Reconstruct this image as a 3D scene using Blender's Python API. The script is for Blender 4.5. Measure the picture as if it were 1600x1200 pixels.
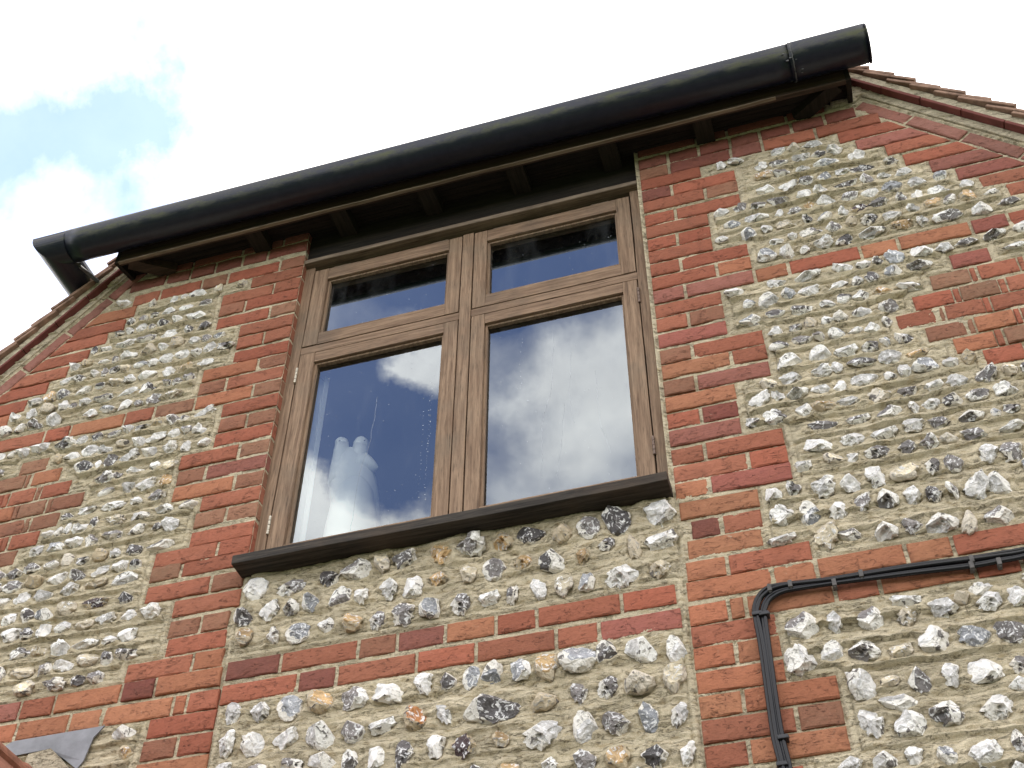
import bpy, bmesh, math, random
import numpy as np
from mathutils import Vector, Matrix, noise

random.seed(11)
rng = np.random.default_rng(7)
S = bpy.context.scene
COL = S.collection
for o in list(bpy.data.objects):
    bpy.data.objects.remove(o)

# ------------------------------------------------------------------ camera
cd = bpy.data.cameras.new('camera')
cam = bpy.data.objects.new('camera', cd)
COL.objects.link(cam)
right = Vector((0.9565444, 0.2915357, 0.0054495))
down = Vector((-0.2044863, 0.6840192, -0.7002165))
fwd = Vector((-0.2078657, 0.6686737, 0.7139098))
cam.matrix_world = Matrix(((right.x, -down.x, -fwd.x, 0.37971),
                           (right.y, -down.y, -fwd.y, -2.78522),
                           (right.z, -down.z, -fwd.z, 1.6),
                           (0, 0, 0, 1)))
cd.sensor_fit = 'HORIZONTAL'
cd.sensor_width = 36
cd.lens = 2007.286 / 1600 * 36
cd.clip_start = 0.05
cd.clip_end = 5000
S.camera = cam

# ------------------------------------------------------------------ light and exposure
SUN_EL, SUN_AZ = 50, 12          # azimuth clockwise from +Y
S.view_settings.view_transform = 'Standard'
S.view_settings.look = 'None'
S.view_settings.gamma = 1
S.view_settings.use_curve_mapping = False
S.view_settings.exposure = 0.30

W = bpy.data.worlds.new('World')
S.world = W
W.use_nodes = True


def nd(nt, typ, **kw):
    n = nt.nodes.new(typ)
    for k, v in kw.items():
        if k == 'inp':
            for i, val in v.items():
                n.inputs[i].default_value = val
        else:
            setattr(n, k, v)
    return n


def mth(nt, op, a, b=None, c=None, clamp=False):
    n = nt.nodes.new('ShaderNodeMath')
    n.operation = op
    n.use_clamp = clamp
    for i, v in enumerate((a, b, c)):
        if v is None:
            continue
        if isinstance(v, (int, float)):
            n.inputs[i].default_value = v
        else:
            nt.links.new(v, n.inputs[i])
    return n.outputs[0]


def mixc(nt, fac, a, b, mode='MIX'):
    n = nt.nodes.new('ShaderNodeMix')
    n.data_type = 'RGBA'
    n.blend_type = mode
    for i, v in ((0, fac), (6, a), (7, b)):
        if isinstance(v, (int, float)):
            n.inputs[i].default_value = v
        elif isinstance(v, tuple):
            n.inputs[i].default_value = (*v[:3], 1)
        else:
            nt.links.new(v, n.inputs[i])
    return n.outputs[2]


def ramp(nt, fac, stops, interp='LINEAR'):
    n = nt.nodes.new('ShaderNodeValToRGB')
    n.color_ramp.interpolation = interp
    cr = n.color_ramp
    while len(cr.elements) < len(stops):
        cr.elements.new(0.5)
    for e, (p, c) in zip(cr.elements, stops):
        e.position = p
        e.color = (c, c, c, 1) if isinstance(c, (int, float)) else (*c, 1)
    nt.links.new(fac, n.inputs[0])
    return n.outputs[0]


def build_world():
    nt = W.node_tree
    nt.nodes.clear()
    out = nd(nt, 'ShaderNodeOutputWorld')
    bg = nd(nt, 'ShaderNodeBackground')
    bg.inputs[1].default_value = 0.1
    nt.links.new(bg.outputs[0], out.inputs[0])
    sky = nd(nt, 'ShaderNodeTexSky')
    sky.sky_type = 'NISHITA'
    sky.sun_disc = False
    sky.sun_elevation = math.radians(SUN_EL)
    sky.sun_rotation = math.radians(SUN_AZ)
    sky.ozone_density = 2.0
    tc = nd(nt, 'ShaderNodeTexCoord')
    # broken cloud cover: a noise field with openings and banks of cloud
    nz = nd(nt, 'ShaderNodeTexNoise', inp={'Scale': 3.2, 'Detail': 9.0, 'Roughness': 0.58, 'Distortion': 0.35})
    nt.links.new(tc.outputs['Generated'], nz.inputs['Vector'])
    dens = mth(nt, 'ADD', nz.outputs[0], CLOUD_BIAS)
    wn = nd(nt, 'ShaderNodeTexNoise', inp={'Scale': 9.0, 'Detail': 8.0, 'Roughness': 0.62})
    nt.links.new(tc.outputs['Generated'], wn.inputs['Vector'])
    ws = nd(nt, 'ShaderNodeVectorMath', operation='SUBTRACT')
    nt.links.new(wn.outputs['Color'], ws.inputs[0])
    ws.inputs[1].default_value = (.5, .5, .5)
    wk = nd(nt, 'ShaderNodeVectorMath', operation='SCALE')
    nt.links.new(ws.outputs[0], wk.inputs[0])
    wk.inputs['Scale'].default_value = 0.13
    wd = nd(nt, 'ShaderNodeVectorMath', operation='ADD')
    nt.links.new(wk.outputs[0], wd.inputs[0])
    nt.links.new(tc.outputs['Generated'], wd.inputs[1])
    for (c, r, w) in SKY_BLOBS:
        vm = nd(nt, 'ShaderNodeVectorMath', operation='DISTANCE')
        nt.links.new(wd.outputs[0], vm.inputs[0])
        vm.inputs[1].default_value = c
        g = mth(nt, 'DIVIDE', vm.outputs['Value'], r)
        g = mth(nt, 'MULTIPLY', g, g)
        g = mth(nt, 'MULTIPLY', g, -1.0)
        g = mth(nt, 'EXPONENT', g)
        dens = mth(nt, 'MULTIPLY_ADD', g, w, dens)
    mask = ramp(nt, dens, ((0.36, 0.08), (0.52, 0.36), (0.70, 1.0)))
    n2 = nd(nt, 'ShaderNodeTexNoise', inp={'Scale': 9.0, 'Detail': 7.0, 'Roughness': 0.55})
    nt.links.new(tc.outputs['Generated'], n2.inputs['Vector'])
    cl = ramp(nt, n2.outputs[0], ((0.30, (19, 18.6, 18.4)), (0.50, (26, 25, 23.8)), (0.70, (34, 32.5, 30))))
    blue = mixc(nt, 1.0, sky.outputs[0], BLUE_GAIN, 'MULTIPLY')
    colr = mixc(nt, mask, blue, cl)
    nt.links.new(colr, bg.inputs[0])


CLOUD_BIAS = 0.13
BLUE_GAIN = (2.05, 2.4, 3.1)
SKY_BLOBS = [((-0.465, 0.385, 0.80), 0.095, -0.25), ((-0.40, 0.425, 0.81), 0.055, -0.20),
             ((-0.505, 0.41, 0.76), 0.055, -0.12), ((-0.453, 0.33, 0.828), 0.05, 0.16),
             ((-0.146, 0.464, 0.874), 0.18, 0.3), ((-0.38, 0.47, 0.79), 0.035, 0.15),
             ((-0.22, -0.58, 0.785), 0.13, -0.55), ((-0.305, -0.67, 0.677), 0.05, -0.62),
             ((-0.335, -0.63, 0.70), 0.04, -0.3),
             ((-0.272, -0.642, 0.716), 0.036, 0.62),
             ((-0.375, -0.672, 0.64), 0.035, 0.35), ((-0.32, -0.715, 0.62), 0.035, 0.3),
             ((-0.16, -0.68, 0.715), 0.085, 0.40)]
build_world()

sd = bpy.data.lights.new('sun', 'SUN')
sd.energy = 2.0
sd.angle = math.radians(6)
sd.color = (1.0, 0.95, 0.88)
sun = bpy.data.objects.new('sun', sd)
COL.objects.link(sun)
el, az = math.radians(SUN_EL), math.radians(SUN_AZ)
sdir = Vector((math.sin(az) * math.cos(el), math.cos(az) * math.cos(el), math.sin(el)))
sun.rotation_euler = sdir.to_track_quat('Z', 'Y').to_euler()
sun.location = sdir * 20

# ------------------------------------------------------------------ data read off the wall, in metres
# bricks as (left, right, bottom, top, tone)
BRICKS = [(0.002, 0.1065, 5.5717, 5.6327, 'd'), (0.1175, 0.2225, 5.5717, 5.6327, 'd'), (0.2335, 0.3395, 5.5717, 5.6327, 'd'), (0.3505, 0.4495, 5.5717, 5.6327,
'd'), (0.4605, 0.5645, 5.5717, 5.6327, 'd'), (0.5755, 0.6845, 5.5717, 5.6327, 'd'), (0.6955, 0.8, 5.5717, 5.6327, 'd'), (0.002, 0.2195, 5.6523,
5.7133, 'd'), (0.2305, 0.3345, 5.6523, 5.7133, 'd'), (0.3455, 0.5545, 5.6523, 5.7133, 'd'), (0.5655, 0.7, 5.6523, 5.7133, 'd'), (0.002, 0.1059,
5.5035, 5.5645, 'b'), (0.1169, 0.3351, 5.5035, 5.5645, 'd'), (0.3461, 0.4501, 5.5035, 5.5645, 'd'), (0.4611, 0.6418, 5.5035, 5.5645, 'r'), (0.6528,
0.873, 5.5035, 5.5645, 'r'), (0.002, 0.2217, 5.4407, 5.5017, 'r'), (0.002, 0.1047, 5.3713, 5.4323, 'd'), (0.1157, 0.3404, 5.3713, 5.4323, 'r'),
(0.002, 0.2207, 5.3077, 5.3687, 'r'), (0.2317, 0.3416, 5.3077, 5.3687, 'b'), (0.002, 0.1062, 5.2292, 5.2902, 'r'), (0.1172, 0.34, 5.2292, 5.2902,
'r'), (0.002, 0.2201, 5.1598, 5.2208, 'r'), (0.002, 0.1005, 5.09, 5.151, 'r'), (0.1115, 0.2213, 5.09, 5.151, 'r'), (0.002, 0.2194, 5.0194, 5.0804,
'r'), (0.002, 0.1003, 4.951, 5.012, 'r'), (0.1113, 0.3328, 4.951, 5.012, 'r'), (0.002, 0.2158, 4.8821, 4.9431, 'r'), (0.2268, 0.334, 4.8821, 4.9431,
'o'), (0.002, 0.1026, 4.8113, 4.8723, 'p'), (0.1136, 0.3326, 4.8113, 4.8723, 'p'), (0.3436, 0.4432, 4.8113, 4.8723, 'o'), (0.4542, 0.6734, 4.8113,
4.8723, 'r'), (0.6844, 0.7917, 4.8113, 4.8723, 'o'), (0.8027, 1.0171, 4.8113, 4.8723, 'o'), (1.0281, 1.1313, 4.8113, 4.8723, 'p'), (1.1423, 1.3545,
4.8113, 4.8723, 'r'), (1.3655, 1.47, 4.8113, 4.8723, 'o'), (0.002, 0.22, 4.7422, 4.8032, 'r'), (0.002, 0.1006, 4.6738, 4.7348, 'r'), (0.1116, 0.2208,
4.6738, 4.7348, 'b'), (0.002, 0.2207, 4.5971, 4.6581, 'p'), (0.002, 0.0982, 4.5209, 4.5819, 'b'), (0.1092, 0.3265, 4.5209, 4.5819, 'r'), (0.002,
0.2137, 4.4562, 4.5172, 'o'), (0.2247, 0.328, 4.4562, 4.5172, 'r'), (0.002, 0.0969, 4.381, 4.442, 'b'), (0.1079, 0.3266, 4.381, 4.442, 'p'), (0.002,
0.2151, 4.3109, 4.3719, 'o'), (0.002, 0.0979, 4.2428, 4.3038, 'r'), (0.1089, 0.2138, 4.2428, 4.3038, 'd'), (0.002, 0.2134, 4.1707, 4.2317, 'p'),
(0.002, 0.0947, 4.0973, 4.1583, 'r'), (0.1057, 0.3278, 4.0973, 4.1583, 'r'), (0.002, 0.2133, 4.0299, 4.0909, 'r'), (0.2243, 0.3291, 4.0299, 4.0909,
'r'), (0.002, 0.0955, 3.966, 4.027, 'o'), (0.1065, 0.3307, 3.966, 4.027, 'p'), (0.0083, 0.2292, 3.8906, 3.9516, 'o'), (0.035, 0.1121, 3.8196, 3.8806,
'd'), (0.1231, 0.228, 3.8196, 3.8806, 'r'), (0.018, 0.2212, 3.7539, 3.8149, 'o'), (0.008, 0.1129, 3.6815, 3.7425, 'o'), (0.1239, 0.3401, 3.6815,
3.7425, 'r'), (0.003, 0.2245, 3.6176, 3.6786, 'o'), (0.2355, 0.3393, 3.6176, 3.6786, 'o'), (0.3503, 0.5671, 3.6176, 3.6786, 'o'), (0.5781, 0.6834,
3.6176, 3.6786, 'o'), (0.6944, 0.9945, 3.6176, 3.6786, 'r'), (1.0055, 1.2195, 3.6176, 3.6786, 'o'), (1.2305, 1.335, 3.6176, 3.6786, 'o'), (0.002,
0.1003, 3.5401, 3.6011, 'o'), (0.1113, 0.145, 3.5401, 3.6011, 'o'), (0.156, 0.3727, 3.5401, 3.6011, 'o'), (0.3837, 0.4846, 3.5401, 3.6011, 'r'),
(0.4956, 0.7157, 3.5401, 3.6011, 'o'), (0.7267, 0.8287, 3.5401, 3.6011, 'r'), (0.8397, 1.0845, 3.5401, 3.6011, 'o'), (1.0955, 1.1945, 3.5401, 3.6011,
'r'), (1.2055, 1.42, 3.5401, 3.6011, 'o'), (0.002, 0.2183, 3.4747, 3.5357, 'r'), (0.002, 0.1034, 3.4083, 3.4693, 'o'), (0.1144, 0.2204, 3.4083,
3.4693, 'o'), (0.002, 0.2206, 3.3373, 3.3983, 'o'), (0.002, 0.1044, 3.2685, 3.3295, 'o'), (0.1154, 0.3387, 3.2685, 3.3295, 'o'), (0.002, 0.2249,
3.199, 3.26, 'r'), (0.2359, 0.3386, 3.199, 3.26, 'b'), (0.002, 0.1017, 3.1307, 3.1917, 'r'), (0.1127, 0.3387, 3.1307, 3.1917, 'o'), (0.002, 0.225,
3.0475, 3.1085, 'r'), (0.002, 0.1045, 2.9771, 3.0381, 'r'), (0.1155, 0.225, 2.9771, 3.0381, 'r'), (0.002, 0.225, 2.9067, 2.9677, 'r'), (-2.0, -1.8555,
5.6523, 5.7133, 'd'), (-1.8445, -1.6355, 5.6523, 5.7133, 'd'), (-1.6245, -1.4555, 5.6523, 5.7133, 'd'), (-1.4445, -1.3415, 5.6523, 5.7133, 'd'),
(-2.12, -1.9655, 5.5819, 5.6429, 'd'), (-1.9545, -1.8555, 5.5819, 5.6429, 'd'), (-1.8445, -1.7455, 5.5819, 5.6429, 'd'), (-1.7345, -1.6255, 5.5819,
5.6429, 'd'), (-1.6145, -1.5155, 5.5819, 5.6429, 'd'), (-1.5045, -1.3415, 5.5819, 5.6429, 'd'), (-2.085, -1.9729, 5.4896, 5.5506, 'r'), (-1.9619,
-1.7886, 5.4896, 5.5506, 'r'), (-1.7776, -1.6747, 5.4896, 5.5506, 'b'), (-1.6637, -1.4504, 5.4896, 5.5506, 'r'), (-1.4394, -1.3415, 5.4896, 5.5506,
'b'), (-1.5569, -1.3415, 5.4251, 5.4861, 'r'), (-1.6695, -1.457, 5.3538, 5.4148, 'r'), (-1.446, -1.3415, 5.3538, 5.4148, 'r'), (-1.6685, -1.5677,
5.2909, 5.3519, 'b'), (-1.5567, -1.3415, 5.2909, 5.3519, 'r'), (-1.6661, -1.4524, 5.2158, 5.2768, 'r'), (-1.4414, -1.3415, 5.2158, 5.2768, 'b'),
(-1.5583, -1.3415, 5.1419, 5.2029, 'r'), (-1.5571, -1.4551, 5.0732, 5.1342, 'r'), (-1.4441, -1.3415, 5.0732, 5.1342, 'r'), (-1.5583, -1.3415, 4.9975,
5.0585, 'r'), (-1.6694, -1.4565, 4.9304, 4.9914, 'o'), (-1.4455, -1.3415, 4.9304, 4.9914, 'b'), (-1.6722, -1.5704, 4.8622, 4.9232, 'b'), (-1.5594,
-1.3415, 4.8622, 4.9232, 'r'), (-2.72, -2.5105, 4.7942, 4.8552, 'o'), (-2.4995, -2.2913, 4.7942, 4.8552, 'r'), (-2.2803, -2.1849, 4.7942, 4.8552,
'r'), (-2.1739, -1.9617, 4.7942, 4.8552, 'o'), (-1.9507, -1.8417, 4.7942, 4.8552, 'r'), (-1.8307, -1.6813, 4.7942, 4.8552, 'b'), (-1.6703, -1.4536,
4.7942, 4.8552, 'o'), (-1.4426, -1.3415, 4.7942, 4.8552, 'b'), (-1.5539, -1.3415, 4.7234, 4.7844, 'r'), (-1.5516, -1.4537, 4.6495, 4.7105, 'b'),
(-1.4427, -1.3415, 4.6495, 4.7105, 'b'), (-1.5578, -1.3415, 4.5819, 4.6429, 'r'), (-1.6724, -1.4584, 4.5069, 4.5679, 'r'), (-1.4474, -1.3415, 4.5069,
4.5679, 'b'), (-1.6683, -1.5696, 4.4355, 4.4965, 'b'), (-1.5586, -1.3415, 4.4355, 4.4965, 'p'), (-1.669, -1.4509, 4.3638, 4.4248, 'o'), (-1.4399,
-1.3415, 4.3638, 4.4248, 'b'), (-1.5526, -1.3415, 4.2967, 4.3577, 'r'), (-1.5617, -1.4565, 4.2264, 4.2874, 'b'), (-1.4455, -1.3415, 4.2264, 4.2874,
'b'), (-1.5609, -1.3415, 4.1483, 4.2093, 'r'), (-1.6739, -1.4594, 4.0859, 4.1469, 'r'), (-1.4484, -1.3415, 4.0859, 4.1469, 'r'), (-1.6753, -1.5746,
4.0331, 4.0941, 'b'), (-1.5636, -1.3415, 4.0331, 4.0941, 'r'), (-1.6723, -1.4581, 3.9531, 4.0141, 'r'), (-1.4471, -1.3415, 3.9531, 4.0141, 'b'),
(-1.5648, -1.3415, 3.8817, 3.9427, 'r'), (-1.5632, -1.4618, 3.8044, 3.8654, 'b'), (-1.4508, -1.365, 3.8044, 3.8654, 'b'), (-1.5565, -1.362, 3.7399,
3.8009, 'r'), (-1.6747, -1.4626, 3.672, 3.733, 'r'), (-1.4516, -1.359, 3.672, 3.733, 'o'), (-2.32, -2.2155, 3.6069, 3.6679, 'r'), (-2.2045, -2.1055,
3.6069, 3.6679, 'o'), (-2.0945, -2.0165, 3.6069, 3.6679, 'p'), (-2.0055, -1.9009, 3.6069, 3.6679, 'r'), (-1.8899, -1.6796, 3.6069, 3.6679, 'o'),
(-1.6686, -1.5694, 3.6069, 3.6679, 'd'), (-1.5584, -1.355, 3.6069, 3.6679, 'o'), (-2.42, -2.2055, 3.5335, 3.5945, 'r'), (-2.1945, -2.0855, 3.5335,
3.5945, 'o'), (-2.0745, -2.0076, 3.5335, 3.5945, 'o'), (-1.9966, -1.8318, 3.5335, 3.5945, 'o'), (-1.8208, -1.7218, 3.5335, 3.5945, 'o'), (-1.7108,
-1.4977, 3.5335, 3.5945, 'o'), (-1.4867, -1.453, 3.5335, 3.5945, 'o'), (-1.442, -1.35, 3.5335, 3.5945, 'r'), (-1.5538, -1.347, 3.4676, 3.5286, 'r'),
(-1.5576, -1.4554, 3.3974, 3.4584, 'b'), (-1.4444, -1.345, 3.3974, 3.4584, 'r'), (-1.565, -1.345, 3.3291, 3.3901, 'o'), (-1.68, -1.4655, 3.2587,
3.3197, 'r'), (-1.4545, -1.345, 3.2587, 3.3197, 'o'), (-1.68, -1.5755, 3.1883, 3.2493, 'o'), (-1.5645, -1.345, 3.1883, 3.2493, 'r'), (-1.68, -1.4655,
3.1179, 3.1789, 'r'), (-1.4545, -1.345, 3.1179, 3.1789, 'o'), (-1.57, -1.345, 3.0475, 3.1085, 'r'), (-1.57, -1.4655, 2.9771, 3.0381, 'r'), (-1.4545,
-1.345, 2.9771, 3.0381, 'r'), (-1.57, -1.345, 2.9067, 2.9677, 'r'), (-1.338, -1.176, 3.6176, 3.6786, 'd'), (-1.165, -0.9389, 3.6176, 3.6786, 'r'),
(-0.9279, -0.8224, 3.6176, 3.6786, 'b'), (-0.8114, -0.68, 3.6176, 3.6786, 'd'), (-0.669, -0.534, 3.6176, 3.6786, 'o'), (-0.523, -0.4173, 3.6176,
3.6786, 'r'), (-0.4063, -0.1805, 3.6176, 3.6786, 'r'), (-0.1695, -0.028, 3.6176, 3.6786, 'r'), (-1.342, -1.1127, 3.5401, 3.6011, 'r'), (-1.1017,
-0.996, 3.5401, 3.6011, 'd'), (-0.985, -0.7602, 3.5401, 3.6011, 'r'), (-0.7492, -0.5892, 3.5401, 3.6011, 'r'), (-0.5782, -0.3646, 3.5401, 3.6011,
'r'), (-0.3536, -0.2464, 3.5401, 3.6011, 'r'), (-0.2354, -0.02, 3.5401, 3.6011, 'p'), (0.9294, 1.044, 4.6738, 4.7348, 'p'), (0.8526, 0.9664, 4.5971,
4.6581, 'b'), (0.9702, 0.9853, 4.5971, 4.6581, 'r'), (0.9947, 1.1068, 4.5971, 4.6581, 'r'), (1.1124, 1.1273, 4.5971, 4.6581, 'r'), (0.7847, 0.8977,
4.5209, 4.5819, 'r'), (0.9033, 0.9201, 4.5209, 4.5819, 'r'), (0.9238, 1.0314, 4.5209, 4.5819, 'b'), (1.0351, 1.0536, 4.5209, 4.5819, 'r'), (1.0591,
1.1688, 4.5209, 4.5819, 'r'), (0.722, 0.8325, 4.4562, 4.5172, 'r'), (0.8455, 0.8585, 4.4562, 4.5172, 'b'), (0.8641, 0.9728, 4.4562, 4.5172, 'r'),
(0.9747, 0.9911, 4.4562, 4.5172, 'r'), (0.9966, 1.1056, 4.4562, 4.5172, 'r'), (1.1093, 1.1273, 4.4562, 4.5172, 'b'), (1.1327, 1.2383, 4.4562, 4.5172,
'o'), (0.7917, 0.9015, 4.381, 4.442, 'b'), (0.9106, 0.927, 4.381, 4.442, 'b'), (0.9324, 1.0405, 4.381, 4.442, 'o'), (1.0441, 1.0584, 4.381, 4.442,
'r'), (1.0638, 1.1704, 4.381, 4.442, 'r'), (0.856, 0.9688, 4.3109, 4.3719, 'o'), (0.9724, 0.9902, 4.3109, 4.3719, 'r'), (0.999, 1.1048, 4.3109,
4.3719, 'b'), (0.9233, 1.0303, 4.2428, 4.3038, 'r'), (-2.3395, -2.2297, 4.6495, 4.7105, 'b'), (-2.4172, -2.3024, 4.5819, 4.6429, 'b'), (-2.2972,
-2.2843, 4.5819, 4.6429, 'b'), (-2.2688, -2.1581, 4.5819, 4.6429, 'o'), (-2.457, -2.3688, 4.5069, 4.5679, 'r'), (-2.3662, -2.3456, 4.5069, 4.5679,
'r'), (-2.3379, -2.2379, 4.5069, 4.5679, 'r'), (-2.2328, -2.2149, 4.5069, 4.5679, 'b'), (-2.2099, -2.0984, 4.5069, 4.5679, 'r'), (-2.4065, -2.3019,
4.4355, 4.4965, 'o'), (-2.2993, -2.2816, 4.4355, 4.4965, 'b'), (-2.279, -2.1756, 4.4355, 4.4965, 'b'), (-2.1681, -2.1505, 4.4355, 4.4965, 'b'),
(-2.148, -2.0285, 4.4355, 4.4965, 'b'), (-2.3492, -2.2361, 4.3638, 4.4248, 'b'), (-2.2336, -2.2162, 4.3638, 4.4248, 'b'), (-2.2087, -2.1021, 4.3638,
4.4248, 'b'), (-2.4043, -2.3017, 4.2967, 4.3577, 'r'), (-2.2992, -2.2818, 4.2967, 4.3577, 'r'), (-2.2694, -2.1608, 4.2967, 4.3577, 'r'), (-2.3302,
-2.2269, 4.2264, 4.2874, 'b')]
# left ends of the stepped verge bricks
STEPS = [('R', 0.7186, 5.4407), ('R', 0.7693, 5.3713), ('R', 0.8579, 5.3077), ('R', 0.9031, 5.2292), ('R', 0.9749, 5.1598), ('R', 1.0446, 5.09), ('R', 1.1031,
5.0194), ('R', 1.172, 4.951), ('R', 1.245, 4.8779), ('R', 1.48, 4.8075), ('L', -2.0638, 5.4251), ('L', -2.094, 5.3538), ('L', -2.1572, 5.2909), ('L',
-2.2184, 5.2158), ('L', -2.2896, 5.1419), ('L', -2.3571, 5.0732), ('L', -2.4279, 4.9975), ('L', -2.4827, 4.9304)]
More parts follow.
